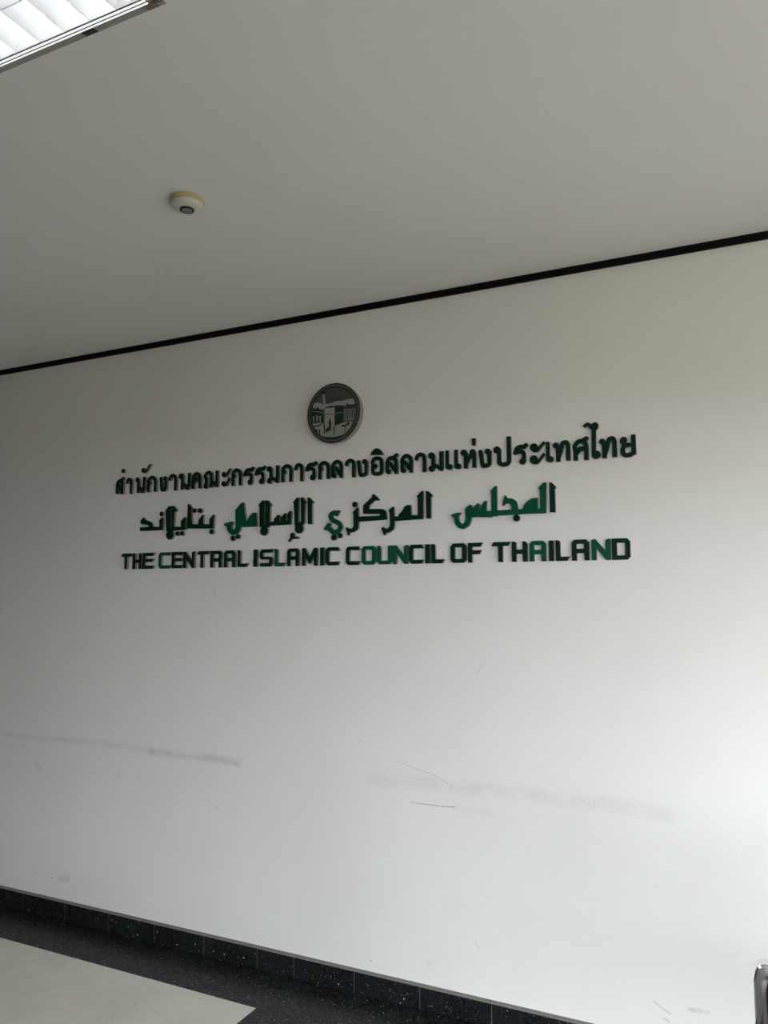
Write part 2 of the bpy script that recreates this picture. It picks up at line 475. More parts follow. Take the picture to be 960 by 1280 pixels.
# ------------------------------------------------------------------ smoke detector
def smoke_detector():
    t = empty('smoke_detector', (-1.586, -1.048, CEIL))
    tag(t, 'round white smoke detector with yellowed base on the ceiling', 'smoke detector')
    bm = bmesh.new()
    lathe(bm, [(0, 0.001), (0.0530, 0.001), (0.0540, -0.002), (0.0540, -0.0145), (0.0525, -0.0165), (0, -0.0165)], 56)
    link_mesh('mounting_base', bm, M['yellowed'], t, True).data.set_sharp_from_angle(angle=0.6)
    bm = bmesh.new()
    lathe(bm, [(0, -0.0160), (0.0510, -0.0160), (0.0518, -0.0185), (0.0500, -0.0225), (0.045, -0.0268), (0.036, -0.0305), (0.026, -0.0325), (0.0225, -0.0330), (0, -0.0330)], 56)
    body = link_mesh('detector_body', bm, M['white_plastic'], t, True); body.data.set_sharp_from_angle(angle=0.6)
    # dark sensor window: ring, recess and grille bars
    bm = bmesh.new()
    lathe(bm, [(0.0225, -0.0325), (0.0225, -0.0360), (0.0205, -0.0372), (0.0165, -0.0372), (0.0160, -0.0335), (0, -0.0335)], 40)
    link_mesh('sensor_ring', bm, M['black_plastic'], t, True).data.set_sharp_from_angle(angle=0.6)
    bm = bmesh.new()
    for k in range(-2, 3):
        w_ = math.sqrt(0.0163 ** 2 - (k * 0.006) ** 2)
        box(bm, k * 0.006 - 0.0017, k * 0.006 + 0.0017, -w_, w_, -0.0368, -0.0333)
    box(bm, -0.0163, 0.0163, -0.0012, 0.0012, -0.0370, -0.0333)
    g = link_mesh('sensor_grille', bm, M['fixture_paint'], t)
    for o in (g,): o.rotation_euler = (0, 0, 0.5)
smoke_detector()

# ------------------------------------------------------------------ sign letters
GL = '''en|dark green cut-out capital T, first letter of the word THE in the bottom line|0|-28007,16767,-10,4,-4,12,0,585,-2,5,-9,4,-190,0,-15,3,-4,8,2,10,60,130,7,7,15,2,610,0,15,-4,4,-5,-2,-10,-72,-138,-15,-3,-215,0,-10,-4,-2,-595,-3,-5,-10,-6
en|dark green cut-out capital H, second letter of the word THE in the bottom line|0|-27497,16768,-8,5,-3,15,1,740,5,6,10,3,80,0,77,-44,4,-15,0,-235,4,-15,195,-2,11,2,4,10,2,290,3,5,10,4,75,0,14,-4,67,-95,6,-15,0,-635,-2,-15,-10,-6,-20,0,-130,0,-12,6,-3,15,0,265,-2,10,-13,3,-180,0,-15,-2,-4,-11,0,-265,-3,-15,-13,-6
en|dark green cut-out capital E, third letter of the word THE in the bottom line|0|-26865,16768,-8,5,-3,15,0,730,4,15,7,3,25,1,660,0,18,-4,3,-10,-3,-10,-63,-124,-10,-10,-450,-2,-10,-2,-4,-7,0,-110,4,-7,5,-2,475,0,15,-6,1,-10,-5,-10,-71,-123,-10,-10,-400,-1,-10,-3,-4,-8,0,-135,1,-10,6,-5,527,-3,6,-7,-1,-10,-70,-136,-7,-4,-13,-1
en|bright green cut-out capital C, first letter of the word CENTRAL in the bottom line|1|-25773,16768,-10,5,-15,14,-80,81,-5,10,-1,540,4,15,94,95,13,8,545,1,15,-3,8,-11,64,-125,1,-15,-8,-5,-540,-1,-17,-4,-2,-425,1,-15,3,-4,10,-2,545,-1,9,-8,-1,-10,-68,-133,-9,-7,-11,-1
en|dark green cut-out capital E, second letter of the word CENTRAL in the bottom line|0|-25081,16768,-8,5,-3,15,0,730,4,15,7,3,15,1,630,0,15,-3,4,-11,-4,-10,-63,-125,-12,-10,-405,-1,-10,-2,-4,-7,0,-110,4,-7,5,-2,430,0,10,-1,7,-5,1,-10,-4,-10,-73,-125,-11,-9,-355,0,-10,-3,-4,-8,0,-135,1,-10,6,-5,472,-1,15,-3,4,-6,-2,-10,-69,-135,-8,-5,-10,-1
en|dark green cut-out capital N, third letter of the word CENTRAL in the bottom line|0|-24389,16768,-8,5,-3,15,0,690,4,15,67,43,65,1,15,-5,340,-413,5,2,2,17,1,330,7,10,70,58,80,1,15,-4,4,-20,0,-725,-4,-17,-15,-4,-130,0,-10,1,-9,5,-306,404,-20,21,-4,-25,-1,-396,-5,-7,-10,-3
en|dark green cut-out capital T, fourth letter of the word CENTRAL in the bottom line|0|-23383,16768,-7,5,-3,15,0,580,-2,5,-8,4,-170,0,-13,6,1,15,60,130,7,7,10,2,605,-2,7,-7,-1,-10,-66,-129,-10,-11,-230,-1,-11,-4,-3,-595,-6,-9,-10,-2
en|dark green cut-out capital R, fifth letter of the word CENTRAL in the bottom line|0|-22814,16768,-8,5,-3,15,0,730,5,15,6,3,25,1,490,0,17,-4,96,-95,7,-15,0,-270,-4,-10,-40,-50,3,-10,41,-65,0,-230,-2,-15,-8,-5,-25,-1,-125,0,-14,6,-3,15,0,210,-9,35,-14,3,-250,0,-15,-2,-4,-11,0,-235,-3,-15,-13,-6;-22643,17198,283,0,3,5,1,10,-2,160,-16,4,-270,-2,-4,-12,0,-145,1,-15
en|dark green cut-out capital A, sixth letter of the word CENTRAL in the bottom line|0|-22046,16768,-9,5,-2,15,0,630,3,15,94,95,14,8,395,1,15,-3,97,-96,7,-15,1,-635,-3,-15,-7,-5,-25,-1,-125,0,-15,6,-2,15,0,235,-3,11,-15,2,-235,0,-15,-2,-4,-11,0,-235,-3,-15,-13,-6;-21876,17198,263,0,4,5,1,10,-2,160,-16,4,-250,-2,-4,-12,0,-145,1,-15
en|dark green cut-out capital L, seventh letter of the word CENTRAL in the bottom line|0|-21297,16768,-8,5,-3,15,0,735,4,10,7,3,90,1,15,-7,52,-42,9,-15,0,-530,4,-14,15,-2,375,0,13,-4,3,-10,-86,-135,-12,-10
en|dark green cut-out capital I, first letter of the word ISLAMIC in the bottom line|0|-20424,16768,-8,5,-3,15,1,739,5,7,10,3,160,-1,23,-18,7,-15,0,-725,-5,-8,-10,-3
en|dark green cut-out capital S, second letter of the word ISLAMIC in the bottom line|0|-20050,16768,-10,5,-15,14,-21,21,-5,10,0,95,6,11,15,3,468,1,6,10,0,130,-2,10,-12,3,-390,1,-10,4,-65,49,-14,13,-2,10,0,260,1,10,5,8,91,92,14,8,590,1,17,-4,3,-10,-4,-10,-63,-125,-12,-10,-451,-1,-10,-2,-4,-7,0,-135,4,-13,15,-3,385,-10,10,-4,75,-61,6,-9,1,-10,-1,-240,-5,-15,-91,-91,-15,-10
en|bright green cut-out capital L, third letter of the word ISLAMIC in the bottom line|1|-19310,16768,-8,5,-3,15,0,735,5,10,6,3,90,1,15,-7,53,-42,8,-15,0,-530,4,-14,15,-2,355,0,14,-4,3,-10,-86,-135,-11,-10
en|dark green cut-out capital A, fourth letter of the word ISLAMIC in the bottom line|0|-18659,16768,-9,5,-2,15,0,630,3,15,94,95,14,8,375,1,15,-3,96,-96,8,-15,0,-635,-3,-15,-7,-5,-24,-1,-125,0,-10,2,-5,4,-3,15,0,230,-3,15,-14,3,-215,0,-15,-2,-4,-11,0,-235,-3,-15,-13,-6;-18489,17198,242,0,4,5,1,10,-2,160,-15,4,-230,-2,-4,-12,0,-145,1,-15
en|dark green cut-out capital M, fifth letter of the word ISLAMIC in the bottom line|0|-17911,16768,-8,5,-3,15,1,690,1,10,6,10,33,33,10,5,110,1,12,-4,213,-387,5,1,10,15,200,369,15,6,100,0,15,-3,8,-6,32,-33,6,-12,0,-695,-1,-10,-5,-8,-15,-3,-140,0,-10,2,-5,6,-1,333,-4,28,-5,-2,-10,-14,-151,-247,-14,-8,-45,-1,-15,1,-10,9,-150,245,-15,18,-3,-24,-1,-325,-2,-15,-14,-6
en|dark green cut-out capital I, sixth letter of the word ISLAMIC in the bottom line|0|-17006,16768,-9,5,-2,15,1,739,5,7,10,3,150,-1,25,-22,3,-16,0,-720,-3,-6,-10,-5
en|dark green cut-out capital C, seventh letter of the word ISLAMIC in the bottom line|0|-16636,16768,-10,5,-20,20,-75,75,-5,10,-1,540,4,15,94,95,13,8,480,1,15,-3,71,-136,3,-10,-2,-5,-7,-5,-475,-1,-17,-4,-2,-425,2,-15,2,-4,10,-2,480,-1,8,-8,-1,-10,-67,-132,-9,-8,-11,-1
en|dark green cut-out capital C, first letter of the word COUNCIL in the bottom line|0|-15656,16768,-10,5,-20,20,-75,75,-5,10,-1,540,4,15,94,95,13,8,470,1,15,-3,9,-11,63,-125,3,-10,-2,-5,-7,-5,-466,-1,-17,-4,-2,-425,2,-15,2,-4,10,-2,470,-1,9,-8,-1,-10,-68,-133,-9,-7,-11,-1
en|bright green cut-out capital O, second letter of the word COUNCIL in the bottom line|1|-14909,16768,-10,5,-21,20,-74,75,-5,10,-1,540,3,15,94,95,14,8,425,1,19,-4,96,-95,7,-15,1,-535,-3,-15,-95,-97,-15,-9;-14836,16928,282,-1,10,1,5,5,1,425,-1,11,-5,7,-280,1,-17,-4,-2,-430,1,-10
en|bright green cut-out capital U, third letter of the word COUNCIL in the bottom line|1|-14192,16768,-10,5,-20,20,-75,75,-5,10,-1,640,5,15,16,4,80,-2,65,-72,10,-15,1,-505,4,-14,15,-2,275,0,20,2,4,14,1,545,13,15,37,29,10,4,95,1,15,-3,5,-9,1,-22,0,-615,-1,-10,-5,-10,-95,-95,-10,-5
en|bright green cut-out capital N, fourth letter of the word COUNCIL in the bottom line|1|-13588,16768,-9,5,-2,15,0,690,4,15,67,43,65,1,15,-5,325,-399,15,-14,4,4,1,15,1,330,13,15,56,48,10,5,80,1,13,-4,3,-5,1,-15,0,-725,-2,-15,-8,-5,-12,-1,-130,0,-15,6,-305,404,-20,21,-4,-25,-1,-396,-5,-7,-10,-3
en|dark green cut-out capital C, fifth letter of the word COUNCIL in the bottom line|0|-12763,16768,-10,5,-20,20,-75,75,-5,10,-1,540,4,15,94,95,13,8,435,1,15,-3,8,-11,64,-125,2,-10,-1,-5,-7,-5,-431,-1,-17,-4,-2,-430,4,-14,10,-2,435,-1,9,-8,-1,-10,-66,-130,-7,-8,-15,-3
en|dark green cut-out capital I, sixth letter of the word COUNCIL in the bottom line|0|-12162,16768,-8,5,-3,15,1,739,5,7,10,3,160,0,10,-5,14,-14,8,-15,-1,-725,-6,-9,-10,-2
en|dark green cut-out capital L, seventh letter of the word COUNCIL in the bottom line|0|-11897,16768,-8,5,-3,15,0,735,4,10,7,3,90,1,15,-7,52,-42,9,-15,0,-530,4,-14,15,-2,350,0,12,-4,3,-10,-86,-135,-14,-11
en|dark green cut-out capital O, first letter of the word OF in the bottom line|0|-10974,16768,-10,5,-20,20,-75,75,-5,10,-1,540,4,15,94,95,13,8,435,-1,99,-97,7,-15,1,-535,-3,-15,-94,-96,-15,-9;-10901,16928,277,-1,10,2,3,4,2,425,-1,10,-4,7,-275,2,-17,-4,-2,-430,1,-10
en|dark green cut-out capital F, second letter of the word OF in the bottom line|0|-10358,16768,-8,5,-3,15,0,730,4,15,7,3,25,1,540,0,17,-4,4,-10,-4,-10,-62,-121,-10,-13,-330,-2,-12,-4,-2,-110,4,-12,360,-2,14,-6,1,-10,-75,-131,-10,-11,-290,-5,-4,-13,0,-285,-3,-15,-13,-6
en|dark green cut-out capital T, first letter of the word THAILAND in the bottom line|0|-9132,16768,-8,5,-3,10,0,585,-4,7,-10,2,-230,0,-15,3,-5,8,3,10,59,130,8,7,10,2,650,-2,6,-7,-1,-10,-65,-128,-10,-11,-205,-2,-12,-4,-2,-595,-6,-9,-10,-2
en|dark green cut-out capital H, second letter of the word THAILAND in the bottom line|0|-8599,16768,-8,5,-3,15,0,730,4,15,12,4,80,0,77,-44,4,-15,0,-240,4,-10,30,-2,210,2,5,15,1,285,4,6,10,3,75,0,13,-4,68,-95,6,-15,0,-635,-3,-15,-9,-6,-20,0,-130,0,-12,6,-3,15,0,265,-5,12,-225,1,-15,-2,-4,-11,0,-265,-3,-15,-13,-6
en|bright green cut-out capital A, third letter of the word THAILAND in the bottom line|1|-7917,16768,-8,5,-3,15,0,630,3,15,94,95,14,8,400,1,15,-3,97,-96,7,-15,0,-635,-2,-15,-7,-5,-25,-1,-125,0,-10,2,-5,4,-3,15,0,230,-2,15,-15,3,-240,0,-15,-2,-4,-11,0,-235,-3,-15,-13,-6;-7746,17198,267,0,3,5,1,10,-2,160,-15,4,-255,-2,-4,-12,0,-145,1,-15
en|dark green cut-out capital I, fourth letter of the word THAILAND in the bottom line|0|-7183,16768,-8,5,-3,15,0,735,5,10,11,4,135,0,10,-5,15,-14,7,-15,-1,-725,-6,-9,-10,-2
en|dark green cut-out capital L, fifth letter of the word THAILAND in the bottom line|0|-6930,16768,-8,5,-3,15,0,735,5,10,6,3,90,0,10,-4,53,-44,8,-15,1,-540,3,-4,10,-2,310,0,13,-4,3,-10,-86,-135,-10,-9
en|dark green cut-out capital A, sixth letter of the word THAILAND in the bottom line|0|-6339,16768,-8,5,-3,15,0,630,3,15,95,95,13,8,400,1,20,-4,95,-95,8,-15,0,-635,-3,-15,-10,-6,-20,0,-130,0,-11,6,-3,15,0,235,-6,12,-255,1,-15,-2,-4,-11,0,-235,-3,-15,-13,-6;-6168,17198,270,0,4,5,1,10,-2,160,-19,4,-255,-2,-4,-12,0,-145,1,-15
en|bright green cut-out capital N, seventh letter of the word THAILAND in the bottom line|1|-5624,16768,-9,5,-2,15,0,690,4,15,67,43,65,1,15,-5,325,-395,20,-19,3,25,1,325,7,10,69,57,80,2,16,-4,3,-5,1,-15,0,-725,-2,-15,-8,-5,-10,-1,-130,0,-15,4,-315,413,-15,14,-4,-25,-1,-396,-5,-7,-10,-3
en|dark green cut-out capital D, eighth letter of the word THAILAND in the bottom line|0|-4906,16768,-8,5,-3,15,0,730,5,15,6,3,15,1,495,0,15,-3,97,-96,8,-15,0,-535,-5,-18,-95,-96,-10,-6;-4733,16928,262,-1,15,4,3,32,0,395,-3,15,-15,4,-250,0,-17,-4,-2,-430,2,-10
th|dark green cut-out Thai letter so suea, first letter from the left in the top line|0|-28409,20466,-6,4,-3,10,0,66,-3,12,-48,44,-33,40,-24,42,-45,99,-12,16,-6,-7,-3,-24,2,-90,7,-10,32,-26,19,-36,3,-18,0,-24,-13,-36,-17,-21,-24,-16,-24,-8,-30,-2,-24,6,-18,9,-44,32,-16,17,-10,19,-4,18,-6,168,4,66,16,60,-24,42,-5,36,6,24,53,128,25,40,35,35,42,28,42,16,48,8,54,-2,102,86,24,11,30,2,24,-7,24,-16,17,-23,8,-30,-1,-24,-12,-27,-62,-63,0,-6,20,-35,12,-31,17,-96,8,-24,0,-468,-4,-12,-9,-3;-28423,20870,2,0,2,12,1,30,-13,84,-8,30,-12,8,-24,1,-18,4,-36,20,-12,-4,-11,-11,-11,-18,-6,-18,3,-6,37,-16,30,-23,35,-39,37,-53
th|dark green cut-out Thai letter sara aa, second letter from the left in the top line|0|-27838,20447,-7,8,0,12,-1,498,-9,84,-6,30,-13,17,-18,12,-12,1,-12,-5,-12,-19,-36,-97,-21,-23,-27,-13,-36,0,-29,13,-22,24,-9,30,2,30,29,84,16,36,19,29,24,25,30,21,36,15,36,7,42,-2,48,-15,42,-25,36,-34,23,-33,14,-36,21,-126,-1,-540,-3,-6,-12,-4,-120,0
th|dark green cut-out Thai letter no nu, third letter from the left in the top line|0|-27055,20449,-32,13,-28,22,-18,26,-17,42,-31,34,-12,8,-6,-6,-20,-36,-2,-72,-2,-9,-6,-5,-138,-2,-12,2,-6,7,-2,505,-4,7,-48,21,-30,25,-22,37,-9,42,3,36,14,36,24,30,32,22,42,12,24,1,24,-4,41,-19,31,-30,14,-24,11,-36,15,-12,4,-12,3,-312,7,-5,42,-5,32,-14,38,-30,50,-55,12,-3,10,4,2,12,2,534,10,8,30,1,108,-1,9,-2,6,-6,1,-642,-4,-7,-6,-4,-30,-2,-6,-3,-5,-38,-8,-24,-17,-26,-23,-22,-25,-13,-24,-7,-24,-2
th|dark green cut-out Thai letter ko kai, fourth letter from the left in the top line|0|-26736,20467,-4,7,-1,12,0,360,3,18,16,36,-28,36,-9,36,2,18,24,84,21,48,30,40,49,38,65,36,60,22,48,7,54,-4,54,-16,54,-26,54,-39,34,-40,21,-42,25,-78,11,-24,-1,-522,-6,-8,-12,-2,-126,0,-12,2,-6,5,-2,15,-2,474,-22,72,-13,24,-21,17,-24,13,-24,8,-24,5,-36,-8,-42,-19,-36,-25,-11,-21,2,-6,36,-24,21,-23,15,-31,3,-24,-5,-30,-13,-26,-16,-22,-44,-42,-2,-324,-4,-6,-12,-4,-132,0
th|dark green cut-out Thai letter ngo ngu, fifth letter from the left in the top line|0|-25807,20440,-36,17,-27,25,-22,36,-19,54,-21,132,-27,270,-20,108,2,30,11,24,15,17,18,12,24,7,24,0,24,-7,18,-12,18,-23,18,-60,11,-66,29,-276,16,-108,4,-10,6,-2,60,5,17,7,3,12,1,330,-3,6,-44,24,-23,24,-16,36,-3,36,6,24,8,19,12,17,20,18,22,12,18,5,24,2,24,-3,36,-16,36,-38,24,-18,16,-22,8,-24,2,-318,-2,-138,-5,-36,-11,-30,-20,-30,-30,-27,-36,-19,-54,-16,-96,-14,-30,-1
th|dark green cut-out Thai letter sara aa, sixth letter from the left in the top line|0|-25064,20452,-9,9,-1,12,0,486,-13,84,-8,24,-23,18,-36,13,-30,1,-30,-9,-17,-17,-37,-78,-15,-24,-22,-18,-29,-10,-30,1,-30,13,-20,20,-13,30,-2,24,5,24,43,90,27,42,26,26,30,21,36,16,42,12,48,4,48,-4,54,-17,48,-24,36,-27,28,-31,20,-37,13,-47,17,-90,-1,-528,-5,-7,-12,-3
th|dark green cut-out Thai letter no nu, seventh letter from the left in the top line|0|-24278,20432,-42,11,-39,25,-27,36,-18,51,-54,52,-12,-9,-30,-46,-2,-72,-4,-12,-12,-4,-132,0,-12,3,-5,7,-2,486,-5,9,-36,9,-24,11,-32,25,-16,19,-13,23,-13,48,3,42,13,36,25,36,33,26,24,11,24,6,30,2,24,-3,24,-7,24,-12,21,-17,17,-18,18,-30,12,-42,10,-12,4,-12,2,-315,6,-4,24,2,30,-3,36,-13,38,-27,52,-49,12,-5,42,5,6,3,2,10,2,522,8,7,30,2,108,0,12,-3,4,-6,2,-642,-6,-9,-30,-3,-10,-6,-4,-36,-9,-30,-14,-24,-23,-24,-18,-12,-26,-12,-28,-6
th|dark green cut-out Thai letter kho khwai, eighth letter from the left in the top line|0|-24015,20467,-6,7,-1,12,-4,414,6,48,11,54,14,48,17,42,27,48,32,39,42,36,48,29,42,15,48,6,48,-7,42,-16,36,-20,30,-22,32,-30,23,-30,27,-54,30,-108,9,-18,1,-468,-2,-20,-6,-6,-12,-2,-120,0,-18,2,-6,7,-5,451,-22,90,-15,35,-33,31,-21,13,-18,5,-12,-2,-18,-8,-32,-26,-22,-30,-11,-30,5,-4,42,15,36,2,36,-8,30,-18,27,-29,13,-24,5,-18,2,-36,-10,-36,-19,-30,-30,-26,-36,-15,-48,-7,-72,-94,-3,-14,0,-180,-4,-12,-17,-4,-126,0
th|dark green cut-out Thai letter no nen, ninth letter from the left in the top line|0|-23208,20426,-45,12,-21,13,-18,15,-25,38,-9,24,-3,24,3,36,11,30,17,27,34,33,4,132,-2,48,-4,18,-38,39,-18,27,-10,30,0,36,9,36,17,36,27,42,34,42,37,38,40,28,44,22,48,13,48,3,42,-5,42,-15,42,-25,34,-29,26,-31,21,-35,13,-36,9,-66,3,-228,6,-6,38,-1,30,-9,29,-20,37,-38,6,8,1,18,2,486,6,6,9,2,132,0,12,-4,5,-10,0,-30,0,-672,-5,-20,-18,-9,-18,-20,-24,-16,-24,-6,-30,3,-60,28,-37,22,-29,24,-36,43,-6,3,-6,-5,-20,-35,-2,-60,-2,-8,-6,-6,-138,-2,-15,4,-5,18,-2,552,-8,24,-22,24,-26,14,-24,1,-30,-9,-24,-17,-34,-37,-20,-30,1,-6,35,-48,10,-24,8,-30,6,-84,-3,-162,22,-36,9,-24,4,-30,-3,-36,-18,-42,-17,-20,-18,-16,-42,-20
th|dark green cut-out Thai letter ko kai, tenth letter from the left in the top line|0|-21727,20467,-5,7,-1,12,0,360,3,18,16,36,-28,36,-8,36,2,18,21,78,19,48,29,42,43,36,59,37,66,25,48,9,48,-3,48,-12,48,-21,60,-40,36,-40,24,-45,27,-84,11,-24,1,-504,-3,-20,-6,-6,-12,-2,-120,0,-18,2,-6,7,-3,487,-21,72,-12,24,-18,16,-24,14,-24,9,-24,4,-36,-10,-39,-21,-31,-24,-8,-18,1,-6,35,-24,21,-24,14,-30,3,-24,-5,-30,-11,-24,-16,-21,-36,-33,-7,-12,-2,-324,-4,-6,-11,-4,-132,0
th|dark green cut-out Thai letter ro ruea, eleventh letter from the left in the top line|0|-20729,20450,-42,15,-36,29,-24,40,-8,43,6,42,23,42,27,25,24,13,24,8,7,8,1,96,-7,54,-13,9,-24,8,-60,7,-42,-7,-114,-30,-36,0,-30,13,-23,24,-11,30,0,30,49,114,29,54,34,44,42,33,30,16,36,13,78,15,48,-1,78,-16,54,45,18,11,24,7,30,-2,24,-9,24,-23,12,-25,3,-30,-6,-24,-10,-18,-65,-61,-42,-26,-42,-12,-48,0,-78,18,-30,-3,-20,-6,5,-6,63,-10,42,-11,42,-18,30,-18,24,-21,19,-24,14,-30,8,-36,6,-60,1,-60,-2,-180,-5,-24,-35,-62,-30,-30,-24,-13,-24,-8,-24,-3
th|dark green cut-out Thai letter ro ruea, twelfth letter from the left in the top line|0|-20097,20446,-24,6,-24,11,-36,31,-21,37,-7,24,-2,24,2,24,7,24,21,37,34,29,45,18,7,6,2,96,-4,42,-6,12,-18,9,-30,8,-54,5,-42,-7,-120,-30,-36,0,-30,13,-23,26,-11,30,1,30,51,114,30,54,36,45,42,31,60,27,84,16,54,-1,78,-17,12,5,42,37,24,16,24,6,30,-2,28,-13,20,-21,12,-27,2,-30,-7,-24,-11,-18,-68,-60,-42,-24,-42,-12,-48,2,-84,18,-44,-8,-9,-6,107,-20,42,-16,36,-19,29,-23,20,-24,15,-30,8,-36,7,-60,1,-60,-2,-180,-6,-28,-34,-62,-32,-32,-24,-13,-24,-8
th|dark green cut-out Thai letter mo ma, thirteenth letter from the left in the top line|0|-19666,20439,-42,12,-37,24,-27,36,-13,42,2,48,8,24,13,24,15,18,21,17,56,25,3,234,-1,18,-4,6,-42,10,-30,14,-29,24,-19,29,-11,31,-3,36,5,30,15,33,18,23,24,19,30,14,30,7,30,-1,30,-8,28,-15,21,-18,23,-31,32,-29,11,-18,6,-18,2,-324,3,-17,84,-21,84,-43,5,9,1,12,0,516,6,11,12,3,138,-2,7,-6,3,-18,0,-720,-4,-17,-24,-9,-19,-16,-23,-10,-24,-3,-24,3,-30,16,-136,102,-26,15,-24,6,-7,-3,-12,-30,-30,-54,-26,-30,-21,-14,-24,-10,-24,-5
th|dark green cut-out Thai letter ko kai, fourteenth letter from the left in the top line|0|-19030,20467,-5,7,-1,12,0,360,3,18,16,36,-28,36,-8,36,2,18,23,84,21,48,31,41,48,38,66,36,60,21,48,7,48,-4,54,-14,54,-26,54,-39,35,-42,21,-42,25,-78,11,-24,1,-510,-3,-16,-6,-4,-12,-2,-126,0,-12,2,-6,8,-2,486,-22,72,-13,24,-23,18,-24,13,-24,8,-24,4,-36,-9,-42,-21,-33,-25,-9,-18,2,-6,36,-24,22,-24,13,-30,3,-24,-4,-30,-12,-25,-18,-23,-36,-32,-7,-10,-2,-324,-3,-6,-12,-4,-132,0
th|dark green cut-out Thai letter sara aa, fifteenth letter from the left in the top line|0|-18051,20453,-8,8,-1,12,0,486,-11,84,-6,24,-16,16,-30,14,-24,3,-24,-8,-15,-19,-45,-98,-24,-21,-30,-11,-36,2,-27,14,-21,24,-11,30,0,24,5,18,42,95,27,43,24,24,33,22,36,15,42,10,54,1,48,-10,54,-25,48,-35,26,-32,21,-42,10,-36,16,-90,-1,-534,-6,-8,-12,-2
th|dark green cut-out Thai letter ro ruea, sixteenth letter from the left in the top line|0|-17449,20450,-42,15,-36,29,-24,41,-8,42,6,42,23,42,33,28,45,20,4,6,2,90,-7,60,-8,6,-30,11,-60,7,-42,-7,-114,-30,-38,1,-28,12,-24,27,-11,33,2,30,54,120,26,48,31,38,42,34,30,15,36,13,78,15,48,-1,78,-16,72,55,24,8,30,-1,25,-10,23,-21,13,-27,3,-30,-6,-24,-10,-19,-66,-61,-42,-26,-42,-11,-48,1,-78,17,-30,-3,-20,-6,6,-6,62,-10,42,-11,42,-18,30,-18,25,-21,19,-24,14,-30,8,-36,6,-60,1,-60,-3,-180,-4,-24,-35,-60,-31,-32,-24,-14,-24,-7,-24,-3
th|dark green cut-out Thai letter ko kai, seventeenth letter from the left in the top line|0|-17141,20467,-5,7,-2,12,0,360,4,18,16,36,-28,36,-9,36,2,18,23,84,21,48,32,41,48,38,60,34,60,22,48,8,48,-3,54,-14,48,-22,55,-38,38,-42,23,-42,27,-84,11,-24,1,-510,-5,-18,-12,-4,-132,0,-12,4,-4,6,-3,486,-22,72,-12,24,-19,16,-24,14,-24,9,-24,4,-36,-9,-42,-21,-34,-25,-8,-18,1,-6,35,-24,22,-24,14,-30,3,-24,-4,-30,-12,-24,-17,-23,-36,-32,-8,-11,-2,-324,-3,-6,-11,-4,-132,0
th|dark green cut-out Thai letter lo ling, eighteenth letter from the left in the top line|0|-16088,20468,-5,12,0,60,-4,12,-57,45,-38,39,-29,42,-59,114,-21,24,-15,12,-6,-1,-6,-6,-9,-23,-2,-42,3,-60,8,-11,26,-13,22,-17,22,-37,7,-24,0,-30,-6,-24,-13,-24,-22,-24,-30,-16,-30,-7,-36,4,-36,17,-48,42,-16,20,-9,24,-8,204,5,48,15,60,-20,24,-11,24,-4,24,4,24,52,126,18,30,22,29,34,31,38,26,42,21,42,13,54,5,48,-6,54,-18,54,-30,42,-34,26,-31,22,-42,17,-54,24,-114,-1,-462,-4,-7,-12,-3,-132,0;-16102,20816,2,-3,4,3,2,6,1,84,-20,108,-13,36,-11,12,-23,17,-48,19,-30,-2,-42,-21,-27,-25,-15,-30,-2,-12,68,-20,27,-16,27,-21,52,-57
th|dark green cut-out Thai letter sara aa, nineteenth letter from the left in the top line|0|-15492,20454,-5,7,-1,12,-1,486,-11,84,-8,24,-22,18,-36,14,-24,0,-25,-8,-17,-18,-36,-77,-15,-25,-21,-18,-30,-10,-36,2,-27,14,-21,24,-10,30,0,24,5,18,41,91,30,46,24,24,30,20,36,16,42,11,54,3,54,-9,60,-25,48,-33,30,-32,22,-40,13,-42,16,-90,-1,-534,-3,-6,-11,-4,-132,0
th|dark green cut-out Thai letter ngo ngu, twentieth letter from the left in the top line|0|-15081,20439,-36,15,-33,28,-27,42,-17,48,-24,132,-31,270,-22,102,1,36,11,24,16,17,18,12,24,7,24,0,21,-6,21,-13,14,-17,9,-18,11,-36,13,-66,34,-288,21,-114,6,-8,6,-1,84,9,19,6,7,12,1,318,-3,6,-48,20,-32,28,-12,18,-9,24,-4,24,1,24,6,24,12,24,14,18,22,18,26,12,24,5,24,1,24,-5,30,-13,22,-18,21,-30,32,-30,10,-18,5,-18,2,-324,-2,-132,-7,-42,-13,-30,-24,-30,-28,-23,-36,-17,-36,-11,-48,-9,-102,-11
th|dark green cut-out Thai letter o ang, twenty-first letter from the left in the top line|0|-14434,20448,-48,13,-48,29,-30,35,-18,43,-10,48,-4,48,4,222,5,30,15,30,-28,28,-11,20,-6,24,3,30,37,90,21,36,32,36,36,24,56,21,66,10,66,-2,72,-13,66,-24,30,-17,22,-17,38,-44,23,-52,10,-42,8,-60,7,-144,-2,-156,-12,-90,-17,-48,-29,-42,-36,-30,-48,-26,-42,-11,-42,-4,-132,0;-14387,20610,151,0,30,14,7,10,4,12,8,60,2,114,-5,126,-9,84,-7,24,-12,15,-24,13,-30,9,-42,7,-36,1,-36,-5,-24,-10,-12,-17,-26,-61,-19,-36,0,-6,9,-7,54,6,42,-13,18,-12,16,-16,12,-18,9,-24,3,-24,-3,-24,-8,-24,-15,-24,-32,-26,-24,-9,-30,-4,-6,-3,-3,-6,0,-72,5,-42,10,-9
